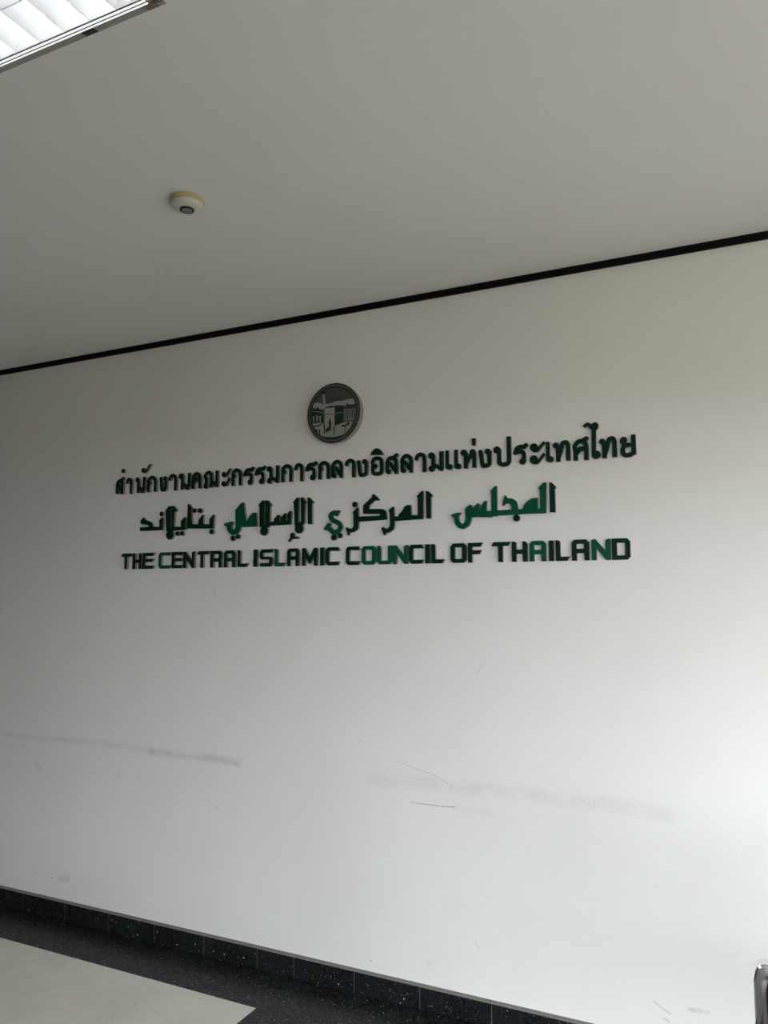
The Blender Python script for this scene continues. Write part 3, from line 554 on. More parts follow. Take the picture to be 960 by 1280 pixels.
th|dark green cut-out Thai letter so suea, twenty-second letter from the left in the top line|0|-13807,20468,-36,11,-26,19,-44,48,-9,18,-4,18,-6,192,5,48,15,54,-25,36,-5,18,-1,24,6,24,45,96,25,46,24,31,30,27,42,26,42,17,42,9,42,3,54,-5,132,94,36,9,36,-8,22,-15,14,-17,9,-19,3,-24,-5,-30,-13,-22,-61,-50,-7,-12,22,-36,13,-30,20,-96,9,-24,-2,-476,-6,-6,-12,-2,-126,0,-15,4,-4,12,-3,72,-61,48,-35,36,-29,42,-63,114,-18,23,-12,6,-12,-16,-6,-25,0,-84,6,-8,42,-25,23,-27,13,-36,1,-42,-8,-24,-9,-18,-30,-30,-38,-16;-13531,20810,4,24,0,72,-15,90,-12,30,-13,10,-30,-2,-24,3,-48,27,-18,-5,-24,-12,-18,-21,-6,-12,0,-8,55,-22,47,-36,48,-54,42,-71
th|dark green cut-out Thai letter lo ling, twenty-third letter from the left in the top line|0|-12849,20466,-6,6,-2,8,0,60,-3,12,-59,48,-33,36,-29,45,-57,111,-21,26,-12,8,-9,-10,-7,-24,2,-102,3,-6,29,-16,18,-15,14,-17,11,-24,5,-24,-1,-24,-6,-24,-13,-24,-22,-22,-30,-16,-30,-6,-30,3,-36,17,-48,39,-16,21,-9,24,-7,210,5,48,14,54,-20,24,-11,24,-3,24,4,24,50,126,17,31,23,29,32,30,41,29,41,19,37,12,54,5,48,-7,48,-17,54,-30,36,-29,31,-36,22,-42,16,-54,23,-114,-1,-462,-7,-8,-12,-2;-12866,20828,5,-3,3,15,1,66,-20,108,-12,36,-14,17,-18,12,-42,18,-24,0,-36,-15,-18,-14,-16,-18,-15,-30,-2,-12,63,-20,48,-32,52,-56
th|dark green cut-out Thai letter sara aa, twenty-fourth letter from the left in the top line|0|-12262,20455,-4,18,0,486,-12,84,-8,24,-24,18,-36,14,-24,1,-30,-9,-17,-18,-37,-77,-15,-25,-22,-18,-29,-10,-36,2,-27,14,-21,24,-10,30,0,24,5,18,42,90,29,45,24,24,31,21,35,16,42,11,60,4,54,-10,60,-24,49,-33,33,-36,20,-36,12,-42,17,-90,0,-534,-5,-7,-12,-3,-132,0
th|dark green cut-out Thai letter mo ma, twenty-fifth letter from the left in the top line|0|-11888,20439,-39,12,-34,24,-26,36,-14,42,2,48,8,24,13,24,18,21,20,15,56,24,3,24,-1,228,-6,7,-42,8,-30,14,-24,20,-22,29,-13,36,-3,36,8,36,14,30,20,24,24,18,26,12,30,7,30,-1,30,-7,30,-16,22,-19,26,-35,30,-26,16,-35,2,-336,6,-7,48,-8,42,-14,78,-41,4,4,2,18,0,516,6,11,12,3,138,-2,8,-6,2,-18,0,-720,-4,-17,-24,-9,-19,-16,-23,-10,-24,-3,-24,3,-30,16,-138,103,-30,16,-24,4,-6,-4,-11,-29,-29,-54,-26,-30,-24,-16,-24,-10,-30,-5
th|dark green cut-out Thai letter sara e, twenty-sixth letter from the left in the top line|0|-11108,20464,-36,11,-36,23,-30,1,-24,8,-24,21,-12,27,-2,684,3,12,11,6,114,0,13,-6,3,-18,2,-527,6,-5,30,2,24,-3,42,-18,18,-15,17,-22,16,-42,1,-30,-5,-24,-11,-26,-18,-24,-24,-19,-24,-11,-24,-5
th|dark green cut-out Thai letter sara e, twenty-seventh letter from the left in the top line|0|-10741,20464,-36,11,-36,23,-30,2,-19,7,-23,21,-12,27,-2,684,3,12,11,6,114,0,13,-6,3,-18,1,-522,7,-8,48,-3,24,-8,19,-11,21,-18,13,-18,15,-42,2,-30,-5,-24,-11,-26,-18,-24,-24,-19,-24,-11,-24,-5
th|dark green cut-out Thai letter ho hip, twenty-eighth letter from the left in the top line|0|-10491,20465,-8,9,-1,12,-1,474,-2,7,-6,3,-36,9,-30,16,-24,22,-18,27,-10,30,-3,36,5,30,13,30,18,24,19,18,24,13,24,8,24,3,30,-2,24,-8,26,-14,28,-26,49,-70,6,-24,5,-102,6,-18,12,10,61,74,3,12,-4,36,4,30,12,30,23,30,33,24,36,11,42,-1,36,-13,30,-23,24,-34,12,-42,-2,-48,2,-4,18,-8,4,-12,-1,-558,-9,-8,-30,-1,-108,0,-12,3,-4,6,-2,402,-2,18,-4,5,-12,-9,-26,-32,-40,-60,-36,-72,-62,-144,-3,-18,0,-96,-5,-12,-14,-4
th|dark green cut-out Thai letter ngo ngu, twenty-ninth letter from the left in the top line|0|-9700,20439,-36,15,-32,28,-27,42,-18,48,-23,132,-31,270,-23,102,2,36,11,24,15,17,18,12,24,7,24,0,22,-6,20,-13,15,-17,9,-18,10,-36,14,-66,34,-288,20,-113,6,-9,6,-1,84,9,21,6,7,12,1,318,-5,7,-48,19,-31,28,-11,18,-10,24,-4,24,1,24,6,24,12,24,14,18,22,18,25,12,24,6,24,0,24,-4,30,-13,24,-19,24,-33,29,-27,10,-18,5,-18,3,-324,-3,-132,-7,-42,-13,-30,-24,-30,-30,-23,-36,-18,-60,-16,-108,-13,-30,-1
th|dark green cut-out Thai letter po pla, thirtieth letter from the left in the top line|0|-8937,20438,-60,14,-48,24,-39,35,-27,42,-17,48,-9,60,-1,288,-2,6,-7,3,-36,8,-30,15,-24,18,-18,22,-16,30,-8,30,-1,36,6,30,14,30,23,30,30,23,36,14,36,5,36,-5,36,-15,30,-23,24,-32,18,-43,15,-8,5,-12,1,-432,3,-36,6,-18,11,-12,13,-6,54,-7,78,3,42,14,10,8,7,12,5,42,0,906,2,7,12,6,144,-1,6,-6,2,-12,0,-888,-3,-60,-9,-42,-18,-42,-26,-35,-30,-27,-42,-24,-48,-16,-54,-9,-66,-2
th|dark green cut-out Thai letter ro ruea, thirty-first letter from the left in the top line|0|-8149,20456,-42,13,-36,28,-22,37,-8,42,6,42,19,36,29,28,42,19,5,7,1,96,-6,61,-6,7,-24,9,-54,8,-42,-7,-108,-30,-36,0,-30,13,-22,23,-12,30,0,30,47,114,29,58,30,40,42,35,60,27,78,16,42,0,66,-16,12,1,42,38,24,16,24,7,30,-2,24,-10,24,-22,12,-26,3,-30,-6,-24,-10,-18,-62,-60,-39,-25,-42,-13,-48,0,-78,19,-27,-5,-15,-6,7,-6,59,-9,42,-12,36,-16,30,-19,25,-22,18,-24,13,-30,8,-36,7,-120,-3,-174,-5,-30,-38,-60,-25,-25,-42,-20,-24,-4
th|dark green cut-out Thai letter sara e, thirty-second letter from the left in the top line|0|-7074,20465,-30,8,-36,23,-30,5,-18,9,-20,21,-10,24,-2,684,3,12,11,6,114,0,13,-6,3,-18,1,-522,7,-7,30,-2,24,-7,30,-16,30,-34,16,-42,1,-30,-5,-26,-13,-28,-17,-21,-24,-18,-24,-11,-24,-5
th|dark green cut-out Thai letter tho thahan, thirty-third letter from the left in the top line|0|-6838,20466,-7,8,-1,12,-1,480,-3,8,-36,12,-24,14,-18,18,-14,20,-9,24,-3,30,4,30,10,24,24,29,28,19,32,10,36,-1,30,-9,26,-18,24,-30,16,-40,6,-4,12,-1,9,9,20,48,24,36,25,25,36,23,48,17,54,7,42,-6,42,-16,42,-34,16,-22,13,-24,12,-42,14,-102,-1,-535,-6,-6,-12,-2,-120,0,-18,2,-7,7,-2,504,-11,96,-4,10,-6,2,-24,-6,-15,-24,-58,-240,-27,-78,-58,-144,-4,-134,-6,-6,-12,-2
th|dark green cut-out Thai letter so sala, thirty-fourth letter from the left in the top line|0|-6187,20452,-6,4,-3,11,-1,318,-21,120,-4,54,1,30,7,36,13,36,18,36,28,42,37,42,39,33,36,21,36,13,42,7,90,1,120,75,24,10,36,1,29,-11,19,-17,12,-19,7,-24,-1,-26,-7,-22,-13,-18,-49,-36,-3,-6,25,-42,14,-36,22,-132,0,-480,-5,-18,-14,-4,-126,0,-12,1,-6,5,-3,16,0,318,-3,7,-6,4,-18,1,-54,-5,-30,-13,-36,-32,-73,-82,-4,-18,-1,-186,-4,-12,-14,-4;-6048,20905,5,-5,8,5,16,33,18,20,18,12,18,7,36,3,48,-13,64,4,3,6,-2,30,-3,24,-7,18,-25,22,-42,4,-36,15,-30,-2,-24,-10,-36,-35,-30,-48,-7,-36
th|dark green cut-out Thai letter tho thahan, thirty-sixth letter from the left in the top line|0|-5149,20467,-5,7,-1,12,0,480,-6,12,-30,9,-25,15,-17,17,-13,19,-9,24,-3,30,3,24,10,28,20,26,28,21,36,11,36,-1,30,-11,24,-17,22,-27,17,-42,15,-2,8,8,20,48,23,36,27,27,36,23,42,15,54,7,42,-6,42,-17,24,-16,18,-18,16,-21,12,-24,12,-42,14,-102,-1,-534,-11,-8,-30,-1,-108,0,-10,3,-4,6,-2,504,-10,96,-4,8,-12,4,-18,-9,-12,-23,-55,-238,-26,-78,-57,-144,-2,-126,-4,-11,-18,-5,-126,0
th|dark green cut-out Thai letter yo yak, thirty-seventh letter from the left in the top line|0|-4325,20437,-30,7,-30,12,-30,17,-24,20,-21,23,-21,30,-24,60,-7,36,-3,42,6,90,17,60,36,60,-61,102,-9,24,0,36,15,36,11,36,13,24,15,18,21,16,24,12,24,6,30,1,24,-4,24,-9,25,-16,22,-24,16,-30,7,-30,0,-30,-7,-30,-12,-24,-24,-30,0,-6,15,-4,54,7,36,1,28,-10,32,-24,5,24,1,282,6,7,12,3,138,-2,8,-8,1,-12,0,-696,-3,-18,-12,-5,-60,-3,-66,-48,-30,-14,-30,-9,-84,-10;-4288,20600,47,-1,48,8,24,14,37,33,4,18,0,144,-5,29,-42,-28,-120,-18,-25,-13,-17,-15,-7,-21,-4,-36,0,-36,4,-30,7,-18,12,-16,18,-11
thm|dark green round dot above the first letter of the top Thai line|0|-28329,21513,-42,15,-20,15,-16,18,-10,18,-7,24,-1,42,16,42,14,18,18,16,18,10,24,8,42,0,42,-16,32,-30,11,-18,8,-24,2,-42,-15,-42,-14,-18,-18,-16,-18,-11,-24,-8
thm|dark green curl above the third and fourth letters of the top Thai line|0|-26964,21412,-30,21,-42,5,-34,13,-26,19,-22,29,-14,36,-1,42,13,40,23,32,31,22,36,12,36,1,36,-10,30,-19,21,-24,16,-30,8,-42,3,-7,6,0,32,19,28,27,27,39,69,110,50,58,46,37,18,8,24,0,24,-13,10,-14,5,-18,-2,-18,-5,-12,-79,-78,-83,-132,-43,-54,-37,-31,-48,-27,-90,-40,-18,-4
thm|dark green upper stroke of the left one of two double-stroke vowels in the top line|0|-22216,20905,-18,10,-12,14,-10,30,-23,36,-9,30,-1,30,5,24,14,28,18,21,30,19,30,9,36,0,30,-10,29,-19,19,-23,12,-25,8,-36,4,-6,12,8,24,28,150,211,18,11,24,5,24,-6,18,-14,9,-15,5,-18,-1,-18,-8,-18,-143,-204,-48,-54,-42,-29,-48,-15,-36,-5,-96,-3
thm|dark green lower stroke of the left one of two double-stroke vowels in the top line|0|-22159,20475,-36,2,-24,10,-42,42,-18,25,-11,29,-2,36,8,36,18,30,29,26,36,15,36,3,36,-8,30,-17,24,-25,17,-36,7,-42,6,-1,12,10,15,21,51,96,48,120,11,18,19,16,18,5,24,-2,18,-9,12,-13,8,-15,3,-18,-3,-18,-52,-132,-51,-96,-32,-48,-41,-38,-42,-19,-54,-7
thm|dark green dome-shaped mark above the middle of the top Thai line|0|-14050,21303,-552,38,-12,2,-6,9,3,12,51,103,106,107,20,9,114,29,132,-46,114,-118,12,-18,52,-114,-1,-6,-6,-6
thm|small dark green upright bar above the right half of the top Thai line|0|-10035,21357,-102,8,-10,4,-4,6,-5,258,2,12,5,5,138,-10,16,-7,3,-18,-10,-246,-9,-12
thm|dark green upper stroke of the right one of two double-stroke vowels in the top line|0|-7626,20892,-78,13,-18,7,-18,16,-16,25,-38,30,-24,32,-17,46,-2,48,14,48,29,42,36,27,48,17,48,1,48,-14,36,-25,30,-38,15,-40,9,-57,12,9,48,60,126,134,18,9,24,2,18,-5,18,-13,12,-18,4,-19,-1,-18,-8,-18,-125,-138,-89,-108,-34,-30,-41,-21,-42,-7
thm|dark green lower stroke of the right one of two double-stroke vowels in the top line|0|-7647,20434,-66,8,-23,10,-25,30,-48,36,-26,36,-16,48,0,48,14,48,28,40,36,28,48,19,48,2,48,-13,37,-22,33,-36,17,-36,10,-54,5,-10,12,10,60,75,96,124,18,11,24,4,20,-4,19,-12,13,-18,5,-18,-1,-18,-6,-18,-86,-116,-114,-139,-42,-37,-42,-22,-42,-8
th|dark green cut-out Thai letter sara ai, thirty-fifth letter from the left in the top line|0|-5427,20465,-30,14,-46,53,-19,36,-9,42,-1,60,26,876,-9,42,-8,8,-24,1,-18,5,-25,16,-19,24,-31,66,-9,9,-18,-2,-60,-38,-30,-7,-24,6,-18,11,-12,15,-8,24,3,30,17,26,72,49,42,16,48,1,42,-12,41,-26,31,-39,6,1,60,38,36,16,36,9,36,-4,30,-14,28,-25,23,-36,11,-36,1,-24,-3,-30,-21,-66,-27,-41,-41,-31,-3,-6,-21,-726,5,-11,42,-9,36,-16,24,-18,17,-18,16,-24,13,-30,6,-30,0,-36,-9,-36,-15,-30,-22,-28,-25,-20,-29,-15,-30,-9,-30,-3;-5435,21660,14,-5,18,0,6,5,5,12,3,12,-2,9,-12,-2,-18,-11,-9,-8
ar|dark green Arabic upright stroke at the far right end of the middle line|0|-6974,18575,-126,6,-14,6,-5,12,0,1098,2,18,11,9,18,-4,72,-29,139,-156,10,-18,-17,-46,-12,-7,-18,-2,-6,-11,4,-858,-4,-12,-7,-6
ar|bright green long joined Arabic letters forming most of the rightmost middle-line word|1|-10545,18081,-192,55,-12,6,-10,12,-130,162,-45,240,-9,6,-88,31,-12,11,0,12,18,54,18,12,186,54,174,6,19,-6,4,-6,-1,-12,-61,-72,-35,-60,-4,-18,24,-156,90,-114,12,-9,6,1,96,52,46,130,-17,390,2,12,5,7,186,151,12,5,12,-3,64,-40,8,-12,3,-228,3,-9,4,-3,17,0,6,6,2,6,2,138,4,18,175,152,12,8,12,-1,48,-16,12,-11,2,-18,-11,-270,3,-9,6,-3,33,0,8,12,5,186,170,203,18,10,54,-4,6,-5,4,-12,-10,-366,3,-6,9,-3,90,-7,90,2,5,8,1,12,10,660,-2,12,-14,15,-4,9,-8,54,9,18,147,157,84,6,11,-7,3,-12,-5,-912,2,-12,7,-6,552,7,12,1,3,4,-9,126,-66,96,-132,16,-12,-5,-78,-76,-12,-1,-36,11,-12,13,25,168,67,198,8,12,8,4,11,-4,6,-6,73,-103,12,-10,180,-21,150,-106,10,-18,47,-162,7,-120,5,-12,9,-2,156,2,12,3,6,9,27,96,9,18,80,102,118,91,164,71,166,-2,11,-10,2,-12,-8,-372,7,-12,12,-1,60,3,7,4,3,12,14,684,-6,12,-30,11,-10,7,-3,12,1,48,12,18,137,150,115,19,12,0,9,-7,3,-24,-24,-1116,-5,-18,-7,-5,-930,6,-234,-12,-684,1,-12,-4,-12,-13,-12,-3,-198,-1,-6,-5,-6,-25,-6,-5,-12,-2,-588,38,-204,-1,-6,-3,-4,-8,-25,-126,-97,-195,-216,-114
dot|round green dot below the jim of the rightmost Arabic word|0|-8426,18299,-24,6,-24,11,-18,13,-18,20,-14,22,-8,24,-4,24,1,24,6,24,10,24,15,20,18,17,24,15,23,8,25,4,24,-1,24,-6,24,-11,22,-16,16,-18,14,-24,8,-24,3,-24,-1,-24,-6,-24,-11,-24,-15,-20,-18,-16,-24,-14,-24,-9,-24,-3
ar|dark green upright stroke at the right end of the middle line's second word from right|0|-11966,18557,-126,6,-12,6,-5,12,-15,1080,2,12,12,10,78,-15,18,-7,167,-150,9,-12,-1,-12,-22,-48,-9,-7,-27,-5,-5,-12,-6,-840,-3,-12,-8,-6
ar|dark green joined Arabic letters right of the angular kaf in the middle line|0|-13958,17959,-42,7,-11,5,-4,6,-15,120,-66,78,-7,12,-1,78,6,12,8,5,42,16,12,1,108,-64,96,-9,12,8,81,85,5,18,20,180,-21,342,-4,18,-48,84,1,12,4,6,160,137,18,1,59,-12,7,-18,15,-366,7,-6,8,-1,156,-6,6,2,6,11,32,96,148,114,89,156,11,12,152,62,120,-15,12,-6,5,-17,1,-379,6,-5,12,-1,264,-10,5,5,1,12,3,678,-6,12,-43,36,-4,12,12,18,194,177,12,5,48,9,16,-5,4,-6,2,-18,-3,-1086,-1,-13,-6,-10,-24,-5,-1218,-28,-7,-4,-2,-12,-2,-138,-58,-186,-14,-12,-163,-101,-144,-24,-48,-78,-12,-8
ar|dark green angular Arabic kaf joined to a hooked zay, centre of the middle line|0|-15631,18005,-57,18,-12,12,-4,114,-68,96,-9,66,0,15,12,12,48,18,12,-3,78,-50,12,-5,132,1,15,6,56,72,5,18,-9,462,-27,120,12,18,170,166,12,4,60,-4,9,-4,7,-12,5,-342,3,-12,6,-3,906,-18,24,4,52,17,4,12,0,30,-2,7,-12,6,-744,34,-12,3,-9,10,-2,324,5,18,83,78,304,234,7,12,27,102,5,11,42,19,18,-2,246,-201,9,-13,-2,-12,-37,-51,-12,-8,-120,23,-18,-2,-243,-190,-13,-18,-27,-120,0,-18,19,-5,570,-21,124,-46,67,-84,10,-18,26,-288,-3,-18,-8,-6,-18,-2,-1242,-30,-24,-3,-5,-19,-6,-204,-47,-102,-182,-99,-168,-17,-8,-10,-34,-95,-6,-6
dot|round green dot above the zay of the second Arabic word from the right|0|-15372,19178,-24,6,-24,12,-33,31,-11,18,-9,24,-3,24,1,24,15,42,16,21,18,16,19,11,23,8,24,4,24,-2,42,-15,18,-13,18,-19,20,-41,3,-24,-1,-24,-14,-42,-14,-21,-18,-16,-18,-12,-24,-9,-24,-4
ar|bright green S-shaped Arabic ya with looped tail, centre of the middle line|1|-16349,18064,-36,7,-30,10,-69,38,-117,93,-66,68,-102,-14,-70,39,-6,6,-2,12,10,18,164,211,18,6,114,21,15,-10,41,-90,-1,-12,-18,-48,1,-12,34,-39,90,-74,47,-25,43,-1,36,7,30,11,21,13,21,18,29,36,13,30,-6,24,-19,30,-29,32,-30,23,-36,17,-156,57,-54,32,-35,31,-50,60,-38,66,-21,66,-4,30,1,30,6,30,13,30,19,30,19,23,60,50,66,34,36,11,48,5,114,-8,168,4,12,-8,0,-15,-55,-102,-12,-30,-59,-95,-18,-4,-96,22,-8,5,-20,24,-14,3,-24,-3,-24,-12,-21,-18,-2,-12,27,-48,38,-38,42,-20,120,-42,57,-26,45,-31,56,-53,28,-35,24,-37,28,-66,7,-30,3,-36,-10,-60,-25,-60,-33,-49,-42,-47,-54,-44,-60,-30,-60,-19,-66,-11
dot|round green left dot of the pair below ya of the second Arabic word from right|0|-16369,17817,-24,6,-24,12,-18,13,-18,19,-13,23,-9,24,-3,24,1,24,5,24,11,24,14,19,18,17,24,15,24,9,24,3,24,-1,24,-5,24,-11,22,-16,17,-18,14,-24,8,-24,3,-24,-1,-24,-6,-24,-12,-24,-15,-20,-18,-17,-24,-14,-24,-8,-24,-3
dot|round green right dot of the pair below ya of the second Arabic word from right|0|-16068,17902,-24,7,-18,10,-31,31,-10,18,-7,24,0,42,8,24,10,18,30,29,18,10,24,7,42,0,38,-16,31,-30,11,-18,7,-24,1,-42,-16,-40,-30,-31,-18,-11,-24,-7
ar|dark green Arabic upright stroke left of the S-shaped ya in the middle line|0|-17486,18551,-144,6,-11,6,-5,12,-22,1122,2,13,12,10,78,-9,18,-6,198,-186,9,-14,-3,-15,-24,-36,-12,-6,-36,-3,-6,-12,9,-864,-3,-12,-8,-6
ar|dark green twin strokes on a round loop, directly above the small hamza sign|0|-18103,18170,-36,7,-30,11,-30,17,-24,19,-23,24,-19,27,-15,33,-9,30,-5,42,3,42,10,36,22,48,-7,6,-35,6,-7,12,-56,942,-6,12,-39,36,-6,12,8,18,184,189,18,5,72,-4,12,-2,8,-8,3,-18,-7,-1050,2,-6,12,0,102,40,7,8,1,12,-21,1008,5,18,14,5,84,-11,18,-8,158,-184,7,-18,-8,-12,-50,-42,-5,-6,-3,-12,-15,-828,-6,-12,-92,-90,0,-6,29,-54,12,-42,4,-48,-8,-48,-14,-36,-21,-34,-24,-27,-30,-25,-30,-16,-36,-13,-36,-6
dot|small green hamza sign below the third word from the right in the middle line|0|-18576,17817,-24,7,-17,17,-6,18,1,24,9,18,55,73,18,18,38,29,-19,36,-8,24,-3,30,4,24,9,24,16,24,23,21,24,12,36,8,36,-4,31,-13,28,-24,16,-24,11,-30,1,-36,-10,-42,7,-5,162,-2,25,-11,17,-24,2,-24,-6,-18,-14,-16,-18,-9,-240,-2,-48,-5,-30,-8,-28,-20,-39,-54,-22,-24,-19,-10
ar|dark green twin strokes on a round loop with toothed sin running to their right|0|-19922,18143,-30,6,-30,11,-30,16,-24,19,-24,25,-17,25,-15,30,-9,30,-5,54,9,54,21,48,35,48,-13,7,-84,5,-12,12,-16,942,-7,12,-43,16,-7,14,12,18,187,177,18,7,84,-4,15,-6,5,-12,13,-1032,2,-18,7,-4,36,4,9,6,2,6,-11,1026,1,12,11,11,102,-3,18,-5,192,-196,11,-17,-4,-12,-7,-5,-65,-19,-7,-12,-15,-672,1,-12,6,-6,206,1,7,11,3,84,4,12,190,178,18,8,72,-35,11,-13,-4,-234,2,-6,9,-4,48,1,6,5,2,10,3,132,5,18,188,176,18,7,49,-33,6,-6,6,-12,5,-288,4,-6,8,-2,48,0,6,3,3,11,-11,252,4,18,94,133,12,12,12,2,60,-15,12,-5,6,-7,2,-18,-13,-540,-1,-12,-6,-9,-6,-3,-36,0,-1056,-5,-7,-7,-3,-48,-8,-12,-12,-3,-95,3,-10,-6,24,-36,15,-30,10,-30,5,-36,-1,-36,-7,-36,-14,-36,-19,-30,-40,-42,-48,-28,-54,-14
ar|bright green tall slanted Arabic piece with hooked tail in the middle line|1|-21668,18238,-18,6,-196,150,-7,18,-57,222,-10,8,-114,26,-15,8,-4,18,8,72,5,7,12,5,360,67,18,-1,114,-19,11,-11,-1,-12,-50,-78,-55,-108,-3,-12,56,-124,10,-14,86,-6,12,2,5,4,53,126,-35,762,13,17,348,320,12,6,18,-5,72,-34,6,-4,5,-12,133,-852,6,-2,12,14,192,280,18,17,118,81,14,6,168,-7,12,-4,6,-7,49,-582,0,-12,-7,-11,-18,-4,-856,3,-9,-12,-19,-132,-202,-176,-18,-6
dot|round green left dot of a pair below the third Arabic word from the right|0|-21605,17958,-42,15,-21,16,-16,18,-14,24,-8,24,-3,24,2,24,16,42,14,18,19,18,23,13,24,8,24,2,24,-2,24,-6,24,-13,32,-32,19,-42,3,-24,-1,-24,-7,-24,-12,-24,-16,-20,-18,-15,-42,-18,-24,-3
dot|round green right dot of a pair below the third Arabic word from the right|0|-21313,18030,-42,15,-31,28,-12,18,-9,24,-3,42,14,42,29,34,18,11,24,9,42,3,42,-14,19,-13,17,-18,11,-18,8,-24,2,-42,-15,-42,-13,-18,-17,-15,-18,-11,-24,-9
ar|dark green low Arabic piece at the far left end of the middle line|0|-26147,18594,-942,6,-7,6,-4,12,-6,132,2,18,9,10,534,4,12,2,3,8,-21,48,-8,12,-94,40,-372,38,-10,12,-52,120,-5,12,1,12,192,171,18,6,13,-9,95,-112,372,-124,18,-9,72,-103,39,-114,9,-10,366,-14,6,1,5,11,-11,282,5,18,141,132,16,1,54,-26,14,-11,2,-12,-3,-546,-4,-18,-9,-7,-12,-1
dot|round green dot above the nun of the leftmost Arabic word|0|-25811,19256,-42,16,-19,15,-15,18,-11,18,-8,24,-3,24,2,24,17,42,31,32,18,10,24,8,24,3,24,-2,42,-17,31,-28,11,-19,8,-23,4,-24,-2,-24,-16,-42,-30,-33,-18,-11,-24,-9,-24,-3
ar|dark green twin strokes on a round loop in the leftmost middle-line word|0|-25276,18131,-36,8,-30,11,-31,17,-29,24,-22,24,-20,30,-13,30,-10,36,-3,54,11,54,21,47,40,49,1,6,-17,5,-48,3,-7,4,-6,12,-66,960,7,18,162,198,18,6,120,-6,12,-4,7,-8,23,-1038,1,-12,5,-5,22,5,6,6,2,12,-28,1032,4,14,12,6,108,-5,18,-9,174,-166,13,-14,5,-12,-8,-18,-40,-61,-12,-5,-60,2,-8,-2,-4,-6,-20,-696,8,-4,12,-1,372,-15,17,2,4,18,-8,234,2,18,11,12,178,153,12,8,12,-1,68,-40,7,-6,5,-12,-2,-528,-6,-13,-18,-5,-672,-5,-18,-4,-31,-45,-21,-12,-2,-6,30,-60,9,-30,4,-36,-1,-36,-6,-30,-10,-30,-16,-30,-17,-24,-23,-24,-24,-18,-30,-17,-30,-11,-30,-7
dot|round green left dot of a pair below the middle of the leftmost Arabic word|0|-24815,18292,-24,7,-18,10,-31,31,-10,18,-7,24,1,42,7,24,10,17,30,30,18,10,24,7,42,0,39,-16,31,-30,10,-18,8,-24,0,-42,-16,-41,-30,-31,-18,-10,-24,-8
dot|round green right dot of a pair below the middle of the leftmost Arabic word|0|-24527,18291,-42,15,-32,28,-12,18,-9,24,-2,42,13,42,30,34,18,11,24,9,42,3,42,-14,18,-13,17,-18,11,-18,8,-24,2,-42,-15,-42,-13,-18,-16,-15,-18,-11,-24,-9
ar|dark green L-shaped Arabic piece with small teeth, right end of the leftmost word|0|-22752,18561,-1422,49,-24,5,-6,12,0,12,-14,1110,4,18,10,7,12,-1,66,-17,12,-7,159,-198,1,-12,-31,-60,-3,-18,57,-630,4,-18,17,-5,342,-13,6,6,1,6,-4,156,3,18,216,243,12,8,6,0,12,-6,38,-41,9,-18,-5,-379,6,-5,12,-1,324,-11,6,12,-14,210,2,18,204,192,12,9,12,0,50,-33,5,-6,3,-12,-29,-576,-5,-18,-7,-6
dot|round green left dot of a pair above the leftmost Arabic word|0|-23824,19332,-24,6,-18,10,-29,26,-17,36,-3,42,6,24,9,18,27,30,37,19,42,2,24,-6,18,-8,30,-28,19,-39,2,-42,-7,-24,-9,-18,-29,-30,-36,-16
dot|round green right dot of a pair above the leftmost Arabic word|0|-23504,19309,-42,15,-20,15,-15,18,-11,18,-8,24,-1,42,16,42,15,20,18,15,18,11,24,8,42,1,42,-16,19,-15,16,-18,10,-18,8,-24,1,-42,-15,-42,-15,-20,-18,-15,-18,-10,-24,-8
dot|round green dot below the right end of the leftmost Arabic word|0|-22816,18297,-24,6,-24,12,-32,30,-11,18,-9,24,-4,24,2,24,6,24,12,24,30,33,18,11,24,8,24,4,24,-1,24,-6,24,-12,32,-31,11,-18,9,-24,4,-24,-1,-24,-7,-24,-12,-24,-30,-32,-18,-11,-24,-9,-24,-3'''
def outline_mesh(name, loops, depth, y_front, mats, bevel=0.0009):
    """loops: outlines on the wall in mm (x, z); extruded body from the wall to y_front, object origin at its centre"""
    xs = [p[0] for l in loops for p in l]; zs = [p[1] for l in loops for p in l]
    cx, cz = (min(xs) + max(xs)) / 2, (min(zs) + max(zs)) / 2
    cu = bpy.data.curves.new(name, 'CURVE')
    cu.dimensions = '2D'; cu.fill_mode = 'BOTH'
    cu.extrude = depth / 2 - bevel; cu.bevel_depth = bevel; cu.bevel_resolution = 1; cu.offset = -bevel
    for l in loops:
        sp = cu.splines.new('POLY'); sp.points.add(len(l) - 1); sp.use_cyclic_u = True
        for p, q in zip(sp.points, l): p.co = ((q[0] - cx) / 1000, (q[1] - cz) / 1000, 0, 1)
    tmp = bpy.data.objects.new(name, cu); C.objects.link(tmp)
    dg = bpy.context.evaluated_depsgraph_get()
    me = bpy.data.meshes.new_from_object(tmp.evaluated_get(dg))
    bpy.data.objects.remove(tmp); bpy.data.curves.remove(cu)
    me.name = name
    me.transform(Matrix.Rotation(math.radians(90), 4, 'X'))      # lie in x-z, front towards -y
    me.materials.clear()
    for m in mats: me.materials.append(m)
    for p in me.polygons:
        p.material_index = 0 if (p.normal.y < -0.55 or len(mats) == 1) else 1
        p.use_smooth = False
    o = bpy.data.objects.new(name, me); C.objects.link(o)
    o.location = (cx / 1000, y_front + depth / 2, cz / 1000)
    return o

